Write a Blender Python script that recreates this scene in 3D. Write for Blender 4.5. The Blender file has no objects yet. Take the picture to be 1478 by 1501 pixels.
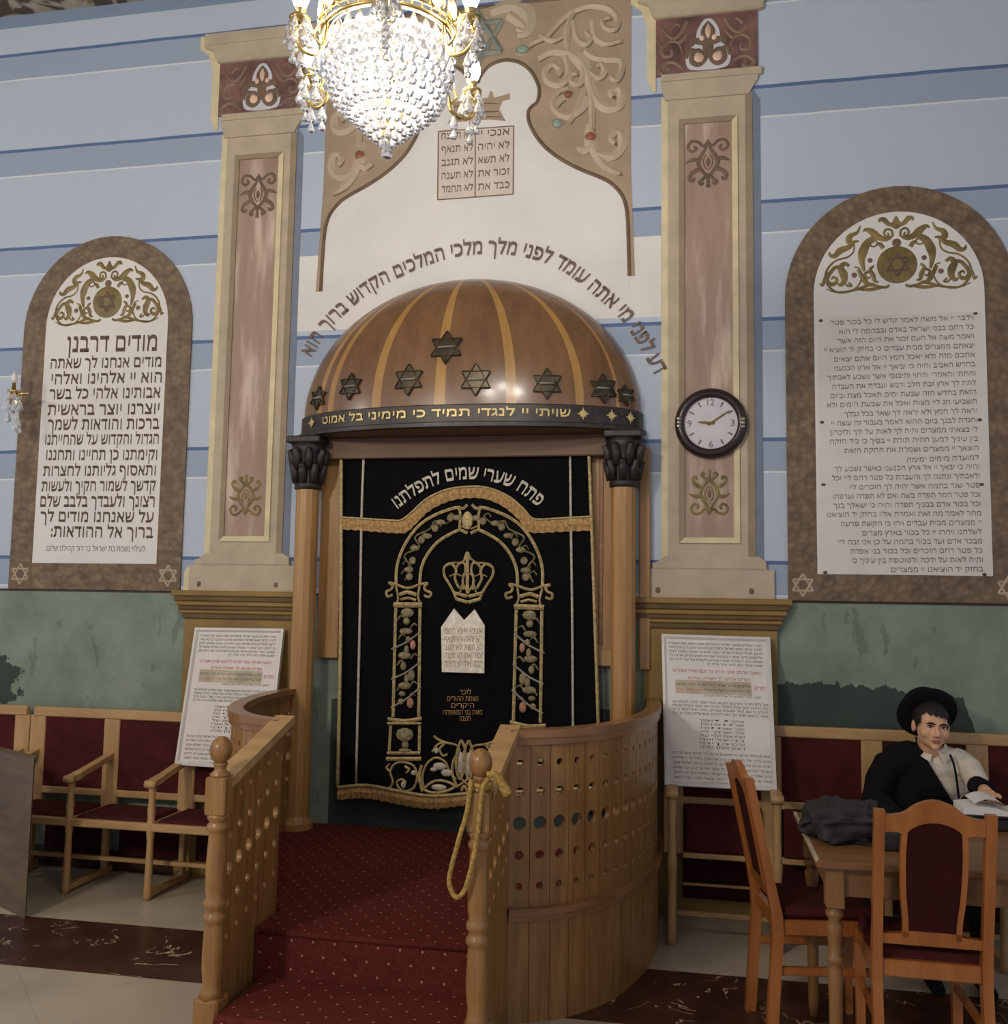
import bpy, bmesh, math, random
from mathutils import Vector, Matrix, noise
from mathutils.geometry import tessellate_polygon
random.seed(7)
PI = math.pi
SC = bpy.context.scene
COL = SC.collection

# ------------------------------------------------------------------ camera
F, CAMD, YAW, PITCH, ROLL = 1400.0, 5.15, 0.19704, 0.08995, 0.0156
EYE = Vector((0.0, -CAMD, 1.6))
_cy, _sy, _cp, _sp = math.cos(YAW), math.sin(YAW), math.cos(PITCH), math.sin(PITCH)
FWD = Vector((-_sy*_cp, _cy*_cp, _sp))
_r0 = Vector((_cy, _sy, 0)); _u0 = _r0.cross(FWD)
RIGHT = _r0*math.cos(ROLL) + _u0*math.sin(ROLL)
UP = _u0*math.cos(ROLL) - _r0*math.sin(ROLL)
cam = bpy.data.cameras.new('camera')
cam.sensor_fit = 'HORIZONTAL'; cam.sensor_width = 36.0; cam.lens = 36.0*F/1478.0
cam.clip_start = 0.05; cam.clip_end = 60
camo = bpy.data.objects.new('camera', cam); COL.objects.link(camo)
M = Matrix.Identity(4)
for i in range(3):
    M[i][0], M[i][1], M[i][2], M[i][3] = RIGHT[i], UP[i], -FWD[i], EYE[i]
camo.matrix_world = M
SC.camera = camo

# ------------------------------------------------------------------ world, lamps, exposure
w = bpy.data.worlds.new('world'); SC.world = w; w.use_nodes = True
w.node_tree.nodes['Background'].inputs[0].default_value = (0.80, 0.84, 1.0, 1)
w.node_tree.nodes['Background'].inputs[1].default_value = 0.15
SC.view_settings.view_transform = 'Standard'
try: SC.view_settings.look = 'None'
except Exception: pass
SC.view_settings.exposure = 1.66; SC.view_settings.gamma = 1.0
SC.view_settings.use_curve_mapping = False

def lamp(name, loc, power, color, radius):
    l = bpy.data.lights.new(name, 'POINT'); l.energy = power; l.color = color; l.shadow_soft_size = radius
    o = bpy.data.objects.new(name, l); o.location = loc; COL.objects.link(o); return o
# unseen lamps added behind and beside the camera, as key and fill
lamp('unseen_room_light', (-3.4, -6.6, 3.5), 120, (1.0, 0.90, 0.76), 0.30)
lamp('unseen_room_light', (-6.0, -4.2, 3.6), 40, (1.0, 0.91, 0.78), 0.30)
lamp('unseen_room_light', (2.6, -7.0, 3.6), 14, (1.0, 0.9, 0.75), 0.30)
BULB_POWER = 84.0

# ------------------------------------------------------------------ colour and materials
def lin(c):
    return tuple(((v/255.0)/12.92 if v/255.0 <= 0.04045 else ((v/255.0+0.055)/1.055)**2.4) for v in c)
def rgba(c): return (*lin(c), 1.0)
class NT:
    def __init__(s, name):
        s.m = bpy.data.materials.new(name); s.m.use_nodes = True
        s.t = s.m.node_tree; s.b = s.t.nodes['Principled BSDF']; s.out = s.t.nodes['Material Output']
    def n(s, kind, **k):
        nd = s.t.nodes.new(kind)
        for a, v in k.items(): setattr(nd, a, v)
        return nd
    def l(s, a, b): s.t.links.new(a, b)
    def val(s, sock, v):
        if isinstance(v, (int, float)): sock.default_value = v
        elif isinstance(v, tuple): sock.default_value = v
        else: s.l(v, sock)
    def math(s, op, a, b=0.0, c=None):
        nd = s.n('ShaderNodeMath', operation=op); s.val(nd.inputs[0], a); s.val(nd.inputs[1], b)
        if c is not None: s.val(nd.inputs[2], c)
        return nd.outputs[0]
    def mix(s, f, a, b):
        nd = s.n('ShaderNodeMix', data_type='RGBA'); s.val(nd.inputs[0], f); s.val(nd.inputs[6], a); s.val(nd.inputs[7], b)
        return nd.outputs[2]
    def obj(s): return s.n('ShaderNodeTexCoord').outputs['Object']
    def pos(s): return s.n('ShaderNodeNewGeometry').outputs['Position']
    def sep(s, v):
        nd = s.n('ShaderNodeSeparateXYZ'); s.l(v, nd.inputs[0]); return nd.outputs
    def noise(s, v, scale, detail=4, rough=0.55, stretch=None, out=0):
        if stretch:
            mp = s.n('ShaderNodeMapping'); s.l(v, mp.inputs[0]); mp.inputs['Scale'].default_value = stretch; v = mp.outputs[0]
        nd = s.n('ShaderNodeTexNoise'); s.l(v, nd.inputs['Vector']); nd.inputs['Scale'].default_value = scale
        nd.inputs['Detail'].default_value = detail; nd.inputs['Roughness'].default_value = rough
        return nd.outputs[out]
    def ramp(s, f, stops, const=False):
        nd = s.n('ShaderNodeValToRGB'); cr = nd.color_ramp
        if const: cr.interpolation = 'CONSTANT'
        while len(cr.elements) < len(stops): cr.elements.new(0.5)
        for e, (p, c) in zip(cr.elements, stops): e.position = p; e.color = c
        s.l(f, nd.inputs[0]); return nd.outputs[0]
    def bump(s, h, dist=0.002, strength=0.6):
        nd = s.n('ShaderNodeBump'); nd.inputs['Strength'].default_value = strength; nd.inputs['Distance'].default_value = dist
        s.l(h, nd.inputs['Height']); s.l(nd.outputs[0], s.b.inputs['Normal'])
    def fin(s, rough=0.6, metal=0.0, spec=None):
        s.b.inputs['Roughness'].default_value = rough; s.b.inputs['Metallic'].default_value = metal
        if spec is not None: s.b.inputs['Specular IOR Level'].default_value = spec
        return s.m
def plain(name, c, rough=0.7, metal=0.0, var=0.12, scale=9, bump=0.0, spec=None):
    t = NT(name); v = t.noise(t.pos(), scale)
    d = tuple(max(0, x*(1-var)) for x in c); u = tuple(min(255, x*(1+var)) for x in c)
    t.l(t.ramp(v, [(0.3, rgba(d)), (0.7, rgba(u))]), t.b.inputs['Base Color'])
    if bump: t.bump(t.noise(t.pos(), scale*8), bump)
    return t.fin(rough, metal, spec)
def wood(name, a, b, stretch=(14, 14, 1.2), rough=0.38, scale=2.2, spec=0.5, coat=0.0):
    t = NT(name); o = t.obj()
    v = t.noise(o, scale, 6, 0.6, stretch); v2 = t.noise(o, 1.3, 2)
    c = t.ramp(v, [(0.32, rgba(a)), (0.68, rgba(b))])
    c = t.mix(t.math('MULTIPLY', v2, 0.35), c, rgba(tuple(x*0.8 for x in a)))
    t.l(c, t.b.inputs['Base Color']); t.bump(v, 0.0008, 0.3)
    t.b.inputs['Coat Weight'].default_value = coat; t.b.inputs['Coat Roughness'].default_value = 0.15
    return t.fin(rough, 0, spec)

MAT = {}
def wall_material():
    t = NT('painted_plaster_wall'); x, y, z = t.sep(t.pos())
    wob = t.noise(t.pos(), 3.5, 3); zz = t.math('ADD', z, t.math('MULTIPLY', t.math('SUBTRACT', wob, 0.5), 0.012))
    fr = t.math('FRACT', t.math('DIVIDE', t.math('SUBTRACT', zz, 1.806-0.008), 0.6486))
    light, mid, dark, white = (188, 200, 216), (156, 170, 192), (80, 102, 152), (222, 226, 232)
    band = t.ramp(fr, [(0.0, rgba(dark)), (0.024, rgba(light)), (0.735, rgba(white)), (0.752, rgba(mid)), (0.996, rgba(dark))], True)
    band = t.mix(t.math('MULTIPLY', t.noise(t.pos(), 1.4, 4, 0.6, (1, 1, 0.6)), 0.22), band, rgba((150, 162, 176)))
    top = t.math('GREATER_THAN', z, 5.235)
    band = t.mix(top, band, rgba((128, 146, 170)))
    # the green dado, with the darker repainted patches and shade painted in inside the ark
    gn = t.noise(t.pos(), 2.6, 6, 0.65); gs = t.noise(t.pos(), 7.0, 5, 0.6, (1, 1, 0.35))
    green = t.ramp(gn, [(0.3, rgba((106, 122, 108))), (0.7, rgba((142, 156, 140)))])
    green = t.mix(t.math('MULTIPLY', t.math('GREATER_THAN', gs, 0.62), 0.4), green, rgba((72, 88, 76)))
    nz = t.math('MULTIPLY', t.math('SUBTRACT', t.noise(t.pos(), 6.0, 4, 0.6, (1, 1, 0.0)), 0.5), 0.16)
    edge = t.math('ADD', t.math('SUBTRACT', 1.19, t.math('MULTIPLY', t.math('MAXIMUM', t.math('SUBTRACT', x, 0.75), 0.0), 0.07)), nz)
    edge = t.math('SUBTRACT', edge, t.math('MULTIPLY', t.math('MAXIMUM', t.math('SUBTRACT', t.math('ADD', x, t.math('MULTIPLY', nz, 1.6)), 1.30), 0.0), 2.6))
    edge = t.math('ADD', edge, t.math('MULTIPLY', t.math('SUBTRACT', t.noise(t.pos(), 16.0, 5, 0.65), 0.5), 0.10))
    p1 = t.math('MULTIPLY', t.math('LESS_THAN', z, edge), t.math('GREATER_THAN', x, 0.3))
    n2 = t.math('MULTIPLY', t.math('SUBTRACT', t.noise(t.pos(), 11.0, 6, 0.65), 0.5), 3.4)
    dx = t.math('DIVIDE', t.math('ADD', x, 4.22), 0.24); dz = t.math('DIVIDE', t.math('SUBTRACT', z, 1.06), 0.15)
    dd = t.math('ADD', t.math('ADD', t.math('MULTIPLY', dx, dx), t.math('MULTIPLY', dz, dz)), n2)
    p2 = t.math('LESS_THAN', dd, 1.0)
    ark_shade = t.math('MULTIPLY', t.math('GREATER_THAN', x, -2.0), t.math('LESS_THAN', x, -0.35))
    ark_shade = t.math('MULTIPLY', ark_shade, t.math('LESS_THAN', z, t.math('ADD', 1.02, nz)))  # darker green painted in as the shade behind the curtain
    patch = t.math('MAXIMUM', t.math('MAXIMUM', p1, p2), ark_shade)
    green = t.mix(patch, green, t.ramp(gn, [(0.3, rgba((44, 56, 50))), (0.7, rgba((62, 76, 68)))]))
    c = t.mix(t.math('LESS_THAN', z, 1.607), band, green)
    ln = t.math('MULTIPLY', t.math('LESS_THAN', z, 1.612), t.math('GREATER_THAN', z, 1.598))
    c = t.mix(ln, c, rgba((70, 58, 48)))
    t.l(c, t.b.inputs['Base Color']); t.bump(t.noise(t.pos(), 60, 3), 0.0012, 0.4)
    return t.fin(0.75)
def floor_material():
    t = NT('tiled_floor'); p = t.pos(); x, y, z = t.sep(p)
    u = t.math('MULTIPLY', t.math('ADD', x, y), 1.1785); v = t.math('MULTIPLY', t.math('SUBTRACT', x, y), 1.1785)
    j = t.math('MINIMUM', t.math('FRACT', u), t.math('FRACT', v))
    cr = t.ramp(t.noise(p, 2.2, 6), [(0.3, rgba((172, 160, 142))), (0.7, rgba((196, 186, 168)))])
    cr = t.mix(t.math('MULTIPLY', t.math('LESS_THAN', j, 0.006), 0.4), cr, rgba((110, 98, 84)))
    vn = t.n('ShaderNodeTexNoise'); t.l(p, vn.inputs['Vector']); vn.inputs['Scale'].default_value = 2.4; vn.inputs['Detail'].default_value = 7; vn.inputs['Distortion'].default_value = 1.6
    vein = t.math('ABSOLUTE', t.math('SUBTRACT', vn.outputs[0], 0.5))
    gate = t.math('GREATER_THAN', t.noise(p, 4.5, 2), 0.53)
    vein = t.math('MULTIPLY', t.math('LESS_THAN', vein, 0.0045), gate)
    mb = t.ramp(t.noise(p, 5, 6), [(0.3, rgba((50, 29, 22))), (0.7, rgba((82, 50, 38)))])
    mb = t.mix(vein, mb, rgba((190, 165, 140)))
    ctr = t.math('ADD', -1.06, t.math('MULTIPLY', x, 0.014))
    inb = t.math('LESS_THAN', t.math('ABSOLUTE', t.math('SUBTRACT', y, ctr)), 0.285)
    t.l(t.mix(inb, cr, mb), t.b.inputs['Base Color'])
    return t.fin(0.3)
def carpet_material():
    t = NT('red_dotted_carpet'); p = t.pos(); x, y, z = t.sep(p)
    s = t.math('ADD', y, z); S = 0.085
    u = t.math('DIVIDE', x, S); v = t.math('DIVIDE', s, S*0.62)
    row = t.math('FLOOR', v); u = t.math('ADD', u, t.math('MULTIPLY', t.math('MODULO', t.math('ABSOLUTE', row), 2.0), 0.5))
    fu = t.math('SUBTRACT', t.math('FRACT', u), 0.5); fv = t.math('MULTIPLY', t.math('SUBTRACT', t.math('FRACT', v), 0.5), 0.62)
    r = t.math('SQRT', t.math('ADD', t.math('MULTIPLY', fu, fu), t.math('MULTIPLY', fv, fv)))
    dot = t.math('LESS_THAN', r, 0.056)
    c = t.ramp(t.noise(p, 70, 3), [(0.3, rgba((88, 36, 31))), (0.7, rgba((110, 48, 42)))])
    t.l(t.mix(t.math('MULTIPLY', dot, 0.6), c, rgba((205, 160, 130))), t.b.inputs['Base Color'])
    t.bump(t.noise(p, 240, 2), 0.003, 0.6)
    return t.fin(0.95, 0, 0.15)
def frame_material():
    t = NT('brown_leaf_relief'); p = t.pos()
    vo = t.n('ShaderNodeTexVoronoi'); t.l(p, vo.inputs['Vector']); vo.inputs['Scale'].default_value = 26
    nn = t.noise(p, 13, 4)
    c = t.ramp(nn, [(0.35, rgba((106, 88, 70))), (0.55, rgba((134, 112, 90))), (0.72, rgba((146, 126, 88)))])
    c = t.mix(t.math('MULTIPLY', vo.outputs['Distance'], 0.7), c, rgba((92, 72, 58)))
    t.l(c, t.b.inputs['Base Color']); t.bump(vo.outputs['Distance'], 0.012, 0.8)
    return t.fin(0.6)
def ceiling_material():
    t = NT('scroll_painted_ceiling'); p = t.pos()
    n1 = t.n('ShaderNodeTexNoise'); t.l(p, n1.inputs['Vector']); n1.inputs['Scale'].default_value = 4.2; n1.inputs['Distortion'].default_value = 2.2; n1.inputs['Detail'].default_value = 1
    c = t.ramp(n1.outputs[0], [(0.0, rgba((70, 60, 54))), (0.45, rgba((84, 72, 62))), (0.5, rgba((150, 136, 116))), (0.62, rgba((172, 160, 142)))])
    t.l(c, t.b.inputs['Base Color']); return t.fin(0.8)
def emit(name, c, s):
    t = NT(name); t.b.inputs['Base Color'].default_value = rgba(c)
    t.b.inputs['Emission Color'].default_value = rgba(c); t.b.inputs['Emission Strength'].default_value = s
    return t.fin(0.4)
def crystal():
    t = NT('cut_crystal'); t.b.inputs['Base Color'].default_value = (0.95, 0.97, 1, 1)
    t.b.inputs['Transmission Weight'].default_value = 0.82; t.b.inputs['IOR'].default_value = 1.5
    return t.fin(0.06)
def marble_panel():
    t = NT('marbled_paint'); p = t.pos()
    mp = t.n('ShaderNodeMapping'); t.l(p, mp.inputs[0]); mp.inputs['Rotation'].default_value = (0, -0.7, 0); mp.inputs['Scale'].default_value = (5, 1, 0.7)
    v = t.noise(mp.outputs[0], 2.0, 5, 0.55)
    t.l(t.ramp(v, [(0.3, rgba((150, 124, 108))), (0.52, rgba((168, 144, 128))), (0.66, rgba((206, 186, 168)))]), t.b.inputs['Base Color'])
    return t.fin(0.7)
def mk():
    M = MAT
    M['wall'] = wall_material(); M['floor'] = floor_material(); M['carpet'] = carpet_material()
    M['relief'] = frame_material(); M['ceiling'] = ceiling_material(); M['marbled'] = marble_panel()
    M['stone'] = plain('dark_marble', (58, 36, 28), 0.3)
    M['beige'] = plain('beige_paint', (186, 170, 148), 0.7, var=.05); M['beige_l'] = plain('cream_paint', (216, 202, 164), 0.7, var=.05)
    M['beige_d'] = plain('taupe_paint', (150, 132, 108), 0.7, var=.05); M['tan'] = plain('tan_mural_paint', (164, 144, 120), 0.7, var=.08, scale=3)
    M['tan_d'] = plain('brown_mural_paint', (112, 92, 74), 0.7); M['scroll'] = plain('pale_scroll_paint', (188, 170, 146), 0.6, var=.05)
    M['white'] = plain('white_plaster', (226, 222, 218), 0.75, var=.03, scale=2)
    M['paper'] = plain('white_board', (222, 216, 210), 0.6, var=.02); M['frame_w'] = plain('silver_white_frame', (212, 208, 204), 0.35, var=.03)
    M['ink'] = plain('brown_ink', (92, 74, 58), 0.7); M['ink2'] = plain('grey_ink', (130, 124, 122), 0.7); M['ink3'] = plain('dark_ink', (84, 76, 74), 0.7)
    M['red_ink'] = plain('red_ink', (186, 92, 84), 0.7); M['greyshade'] = plain('grey_tint', (182, 172, 150), 0.7)
    M['letter_wall'] = plain('brown_letter_paint', (110, 90, 76), 0.65)
    M['olive'] = plain('olive_gold_paint', (124, 106, 62), 0.45, var=.2, scale=14); M['maroon_dot'] = plain('brown_dot_paint', (120, 92, 74), 0.6)
    M['frieze'] = plain('dark_red_paint', (112, 80, 76), 0.6, var=.25, scale=7); M['frieze_s'] = plain('brown_scroll_paint', (128, 104, 86), 0.55)
    M['trefoil'] = plain('pale_grey_paint', (204, 204, 210), 0.6, var=.03); M['gem_p'] = plain('pink_gem_paint', (226, 188, 166), 0.4)
    M['gem_t'] = plain('teal_gem_paint', (140, 158, 144), 0.35); M['gem_r'] = plain('rust_gem_paint', (150, 88, 66), 0.35)
    M['silver'] = plain('grey_star_paint', (138, 138, 128), 0.6); M['ochre'] = plain('ochre_paint', (140, 112, 56), 0.55, var=.1, scale=4); M['ochre_d'] = plain('dark_ochre_paint', (98, 74, 42), 0.6)
    M['wood'] = wood('varnished_pine', (136, 96, 50), (176, 132, 78), coat=.2); M['wood_h'] = wood('varnished_pine_rail', (134, 92, 54), (166, 120, 76), (2.0, 2.0, 14), coat=.3)
    M['wood_col'] = wood('column_wood', (160, 116, 64), (192, 148, 92), (10, 10, .8), 0.35, coat=.2)
    M['dome'] = wood('dome_brown_veneer', (112, 80, 53), (136, 100, 69), (6, 6, 1.5), 0.3, 2.0, coat=.5); M['dome_l'] = wood('dome_light_veneer', (166, 124, 68), (188, 146, 88), (6, 6, 1.5), 0.3, 2.0, coat=.5)
    M['band'] = plain('dark_band_paint', (46, 38, 34), 0.4, var=.3, scale=20); M['capital'] = plain('dark_capital', (40, 34, 30), 0.5, var=.3, scale=24)
    M['soffit'] = wood('brown_fascia', (104, 74, 56), (124, 90, 68), (1.5, 8, 8), .55)
    M['metal_d'] = plain('dark_metal', (84, 74, 60), 0.35, 0.7, var=.2); M['goldpaint'] = plain('gold_letter_paint', (206, 182, 120), 0.4, 0.3)
    M['velvet'] = plain('black_velvet', (15, 14, 17), 0.95, spec=.1); M['goldth'] = plain('gold_thread', (182, 160, 112), 0.5, 0.15, var=.2, scale=60, bump=.002)
    M['silverth'] = plain('silver_thread', (184, 176, 158), 0.5, .1, var=.12, scale=60); M['fringe'] = plain('gold_fringe', (166, 130, 80), 0.7, var=.22, scale=60)
    M['leafth'] = plain('olive_thread', (128, 116, 84), 0.6, var=.25, scale=50); M['pinkth'] = plain('rose_thread', (176, 122, 98), 0.6); M['plaque'] = plain('silver_plaque', (226, 216, 198), 0.4, .1, var=.12, scale=30)
    M['bench'] = wood('pale_bench_wood', (176, 138, 92), (204, 166, 116), (8, 8, 1.2), .45); M['bench_h'] = wood('pale_bench_rail', (176, 138, 92), (204, 166, 116), (1.2, 8, 8), .45)
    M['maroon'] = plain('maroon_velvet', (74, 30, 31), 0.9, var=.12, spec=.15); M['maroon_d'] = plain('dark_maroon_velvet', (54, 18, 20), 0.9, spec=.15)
    M['cherry'] = wood('orange_chair_wood', (150, 86, 36), (182, 112, 54), (8, 8, 1.0), .32, coat=.3); M['table'] = wood('brown_table_wood', (122, 84, 50), (148, 106, 66), (1.2, 9, 9), .4)
    M['table_l'] = wood('table_leg_wood', (128, 90, 50), (154, 112, 66), (9, 9, 1.2), .4); M['worn'] = plain('worn_table_edge', (190, 176, 150), 0.6)
    M['brass'] = plain('polished_brass', (200, 172, 112), 0.25, 1.0, var=.1); M['bulb'] = emit('lit_bulb', (255, 250, 242), BULB_POWER); M['bulb_off'] = plain('frosted_bulb', (225, 220, 215), .3)
    M['crystal'] = crystal(); M['clockrim'] = plain('dark_clock_rim', (46, 32, 32), 0.25, var=.15); M['clockface'] = plain('silver_clock_face', (206, 200, 206), 0.35, var=.02)
    M['clockmark'] = plain('silver_numerals', (150, 140, 130), .2, .8); M['hand'] = plain('brass_hands', (150, 124, 70), 0.3, .6)
    M['black'] = plain('black_wool', (16, 15, 17), .9, spec=.2); M['bag'] = plain('black_bag_fabric', (38, 36, 36), .7, var=.3, scale=20, bump=.004); M['skin'] = plain('skin', (220, 170, 134), .55, var=.04)
    M['lip'] = plain('lips', (166, 106, 84), .5); M['slate_shadow'] = plain('slate_shadow_paint', (118, 128, 146), .7, var=.04)
    M['trefoil_w'] = plain('pinkish_panel_paint', (212, 200, 190), .7, var=.03)
    M['hair'] = plain('dark_hair', (26, 19, 16), .7); M['eye_w'] = plain('eye_white', (222, 214, 206), .3); M['eye_d'] = plain('eye_iris', (34, 22, 16), .25)
    M['shirt'] = plain('white_shirt', (216, 206, 190), .8, var=.06, bump=.002, scale=14); M['pages'] = plain('book_pages', (224, 220, 216), .7, var=.03); M['cover'] = plain('black_book_cover', (24, 22, 24), .5)
    M['rope'] = plain('gold_rope', (170, 138, 72), .7, var=.25, scale=80, bump=.003)
    t = NT('stone_veneer'); p = t.pos(); v = t.noise(p, 2.0, 6, .6, (1, 1, 5))
    t.l(t.ramp(v, [(.3, rgba((72, 58, 44))), (.5, rgba((98, 82, 62))), (.7, rgba((114, 98, 76)))]), t.b.inputs['Base Color']); M['lectern'] = t.fin(.4)
mk()

# ------------------------------------------------------------------ pixel of the photograph -> point in the room
def ray(px, py): return RIGHT*((px-739.0)/F) - UP*((py-750.5)/F) + FWD
def PY(px, py, Y=0.0):
    v = ray(px, py); return EYE + v*((Y+CAMD)/v.y)
def PZ(px, py, z):
    v = ray(px, py); return EYE + v*((z-1.6)/v.z)
def crop(x0, y0, s, Y=0.0):
    return lambda u, v: PY(x0+u/s, y0+v/s, Y)
C1 = (0, 0, 2.956); C2 = (400, 0, 3.695); C3 = (700, 0, 3.2844); C5 = (0, 330, 2.6325); C6 = (420, 330, 2.5483)
C7 = (1100, 260, 2.3466); C8 = (460, 640, 2.587)

# ------------------------------------------------------------------ things, parts, meshes
def props(o, label, cat, group=None, kind=None):
    if label: o['label'] = label
    if cat: o['category'] = cat
    if group: o['group'] = group
    if kind: o['kind'] = kind
    return o
def thing(name, loc, label, cat, group=None, rotz=0.0):
    o = bpy.data.objects.new(name, None); COL.objects.link(o); o.location = loc; o.rotation_euler = (0, 0, rotz)
    o.empty_display_size = 0.1; o['_base'] = 0; del o['_base']
    return props(o, label, cat, group)
def base_of(o):
    p = Vector((0, 0, 0))
    while o is not None: p = p + Vector(o.location); o = o.parent
    return p
class MB:
    def __init__(s): s.v = []; s.f = []; s.mi = []; s.sm = []
    def add(s, vs, fs, mi=0, smooth=False):
        b = len(s.v); s.v += [Vector(v) for v in vs]
        for f in fs: s.f.append([b+i for i in f]); s.mi.append(mi); s.sm.append(smooth)
        return s
    def box(s, x0, x1, y0, y1, z0, z1, mi=0, M=None):
        vs = [Vector((x, y, z)) for z in (z0, z1) for y in (y0, y1) for x in (x0, x1)]
        if M: vs = [M @ v for v in vs]
        return s.add(vs, [(0, 2, 3, 1), (4, 5, 7, 6), (0, 1, 5, 4), (2, 6, 7, 3), (0, 4, 6, 2), (1, 3, 7, 5)], mi)
    def bbox(s, x0, x1, y0, y1, z0, z1, r=0.006, mi=0):       # chamfered box
        def ring(z, i): return [(x0+i, y0, z), (x1-i, y0, z), (x1, y0+i, z), (x1, y1-i, z), (x1-i, y1, z), (x0+i, y1, z), (x0, y1-i, z), (x0, y0+i, z)]
        def ins(z): return [(x0+r, y0+r, z), (x1-r, y0+r, z), (x1-r, y0+r, z), (x1-r, y1-r, z), (x1-r, y1-r, z), (x0+r, y1-r, z), (x0+r, y1-r, z), (x0+r, y0+r, z)]
        vs = [(x0+r, y0+r, z0), (x1-r, y0+r, z0), (x1-r, y1-r, z0), (x0+r, y1-r, z0)] + ring(z0+r, r) + ring(z1-r, r) + [(x0+r, y0+r, z1), (x1-r, y0+r, z1), (x1-r, y1-r, z1), (x0+r, y1-r, z1)]
        fs = [(3, 2, 1, 0), (20, 21, 22, 23)]
        for k in range(8): fs.append((4+k, 4+(k+1) % 8, 12+(k+1) % 8, 12+k))
        cb = [(0, 1, 5, 4), (1, 6, 5), (1, 2, 7, 6), (2, 8, 7), (2, 3, 9, 8), (3, 10, 9), (3, 0, 11, 10), (0, 4, 11)]
        ct = [(20, 12, 13, 21), (21, 13, 14), (21, 14, 15, 22), (22, 15, 16), (22, 16, 17, 23), (23, 17, 18), (23, 18, 19, 20), (20, 19, 12)]
        return s.add(vs, fs+cb+ct, mi)
    def prism(s, pts, y0, y1, mi=0):                           # polygon in the x,z plane, from y0 (front) to y1
        n = len(pts)
        vs = [(p[0], y0, p[1]) for p in pts] + [(p[0], y1, p[1]) for p in pts]
        fs = [tuple(range(n)), tuple(range(2*n-1, n-1, -1))] + [(i, n+i, n+(i+1) % n, (i+1) % n) for i in range(n)]
        return s.add(vs, fs, mi)
    def slab(s, pts, z0, z1, mi=0):                            # polygon in the x,y plane
        n = len(pts)
        vs = [(p[0], p[1], z1) for p in pts] + [(p[0], p[1], z0) for p in pts]
        fs = [tuple(range(n)), tuple(range(2*n-1, n-1, -1))] + [(i, n+i, n+(i+1) % n, (i+1) % n) for i in range(n)]
        return s.add(vs, fs, mi)
    def tube(s, pts, r, n=8, mi=0, closed=False, smooth=True, flat=1.0):
        P = [Vector(p) for p in pts]; m = len(P); R = r if isinstance(r, (list, tuple)) else [r]*m
        vs = []; prev = None
        for i in range(m):
            a = P[(i-1) % m] if (closed or i > 0) else P[i]; b = P[(i+1) % m] if (closed or i < m-1) else P[i]
            t = (b-a); t = t.normalized() if t.length > 1e-9 else Vector((0, 0, 1))
            if prev is None:
                ref = Vector((0, 0, 1)) if abs(t.z) < 0.9 else Vector((1, 0, 0)); u = t.cross(ref).normalized()
            else:
                u = prev - t*prev.dot(t); u = u.normalized() if u.length > 1e-6 else t.orthogonal().normalized()
            prev = u; w_ = t.cross(u)
            for k in range(n):
                a_ = 2*PI*k/n; vs.append(P[i] + u*(math.cos(a_)*R[i]) + w_*(math.sin(a_)*R[i]*flat))
        fs = []
        for i in range(m if closed else m-1):
            j = (i+1) % m
            for k in range(n): fs.append((i*n+k, i*n+(k+1) % n, j*n+(k+1) % n, j*n+k))
        if not closed: fs.append(tuple(range(n-1, -1, -1))); fs.append(tuple((m-1)*n+k for k in range(n)))
        return s.add(vs, fs, mi, smooth)
    def lathe(s, prof, c=(0, 0, 0), n=20, mi=0, smooth=True, M=None):   # prof: (r, z)
        vs = []; c = Vector(c)
        for r, z in prof:
            for k in range(n):
                a = 2*PI*k/n; v = Vector((r*math.cos(a), r*math.sin(a), z)); vs.append((M @ v if M else v) + c)
        fs = []
        for i in range(len(prof)-1):
            for k in range(n): fs.append((i*n+k, i*n+(k+1) % n, (i+1)*n+(k+1) % n, (i+1)*n+k))
        fs.append(tuple(range(n-1, -1, -1))); fs.append(tuple((len(prof)-1)*n+k for k in range(n)))
        return s.add(vs, fs, mi, smooth)
    def sphere(s, c, r, n=14, m=9, mi=0, sc=(1, 1, 1), M=None):
        prof = [(math.sin(PI*i/m), -math.cos(PI*i/m)) for i in range(m+1)]; prof[0] = (1e-4, -1); prof[-1] = (1e-4, 1)
        S = Matrix.Diagonal(Vector((r*sc[0], r*sc[1], r*sc[2])))
        return s.lathe(prof, c, n, mi, True, (M.to_3x3() @ S) if M else S)
    def ribbon(s, pts, wd, depth=0.004, mi=0, ny=-1.0):        # raised stroke lying on a plane y = const
        P = [Vector(p) for p in pts]; m = len(P); W = wd if isinstance(wd, (list, tuple)) else [wd]*m
        vs = []
        for i in range(m):
            t = P[min(i+1, m-1)] - P[max(i-1, 0)]; t.y = 0
            t = t.normalized() if t.length > 1e-9 else Vector((1, 0, 0))
            side = Vector((-t.z, 0, t.x)); w_ = W[i]*0.5
            vs += [P[i]+side*w_, P[i]+Vector((0, ny*depth, 0)), P[i]-side*w_]
        fs = []
        for i in range(m-1):
            a = i*3; b = a+3; fs += [(a, b, b+1, a+1), (a+1, b+1, b+2, a+2)]
        return s.add(vs, fs, mi, False)
    def gem(s, c, rx, rz, depth=0.006, mi=0, n=16):
        c = Vector(c); vs = []; fs = []
        for q, (f, d) in enumerate(((1, 0), (.8, .7), (.4, .95))):
            for k in range(n):
                a = 2*PI*k/n; vs.append(c+Vector((rx*f*math.cos(a), -depth*d, rz*f*math.sin(a))))
        for q in range(2):
            for k in range(n): fs.append((q*n+k, q*n+(k+1) % n, (q+1)*n+(k+1) % n, (q+1)*n+k))
        fs.append(tuple(2*n+k for k in range(n)))
        return s.add(vs, fs, mi, True)
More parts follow.
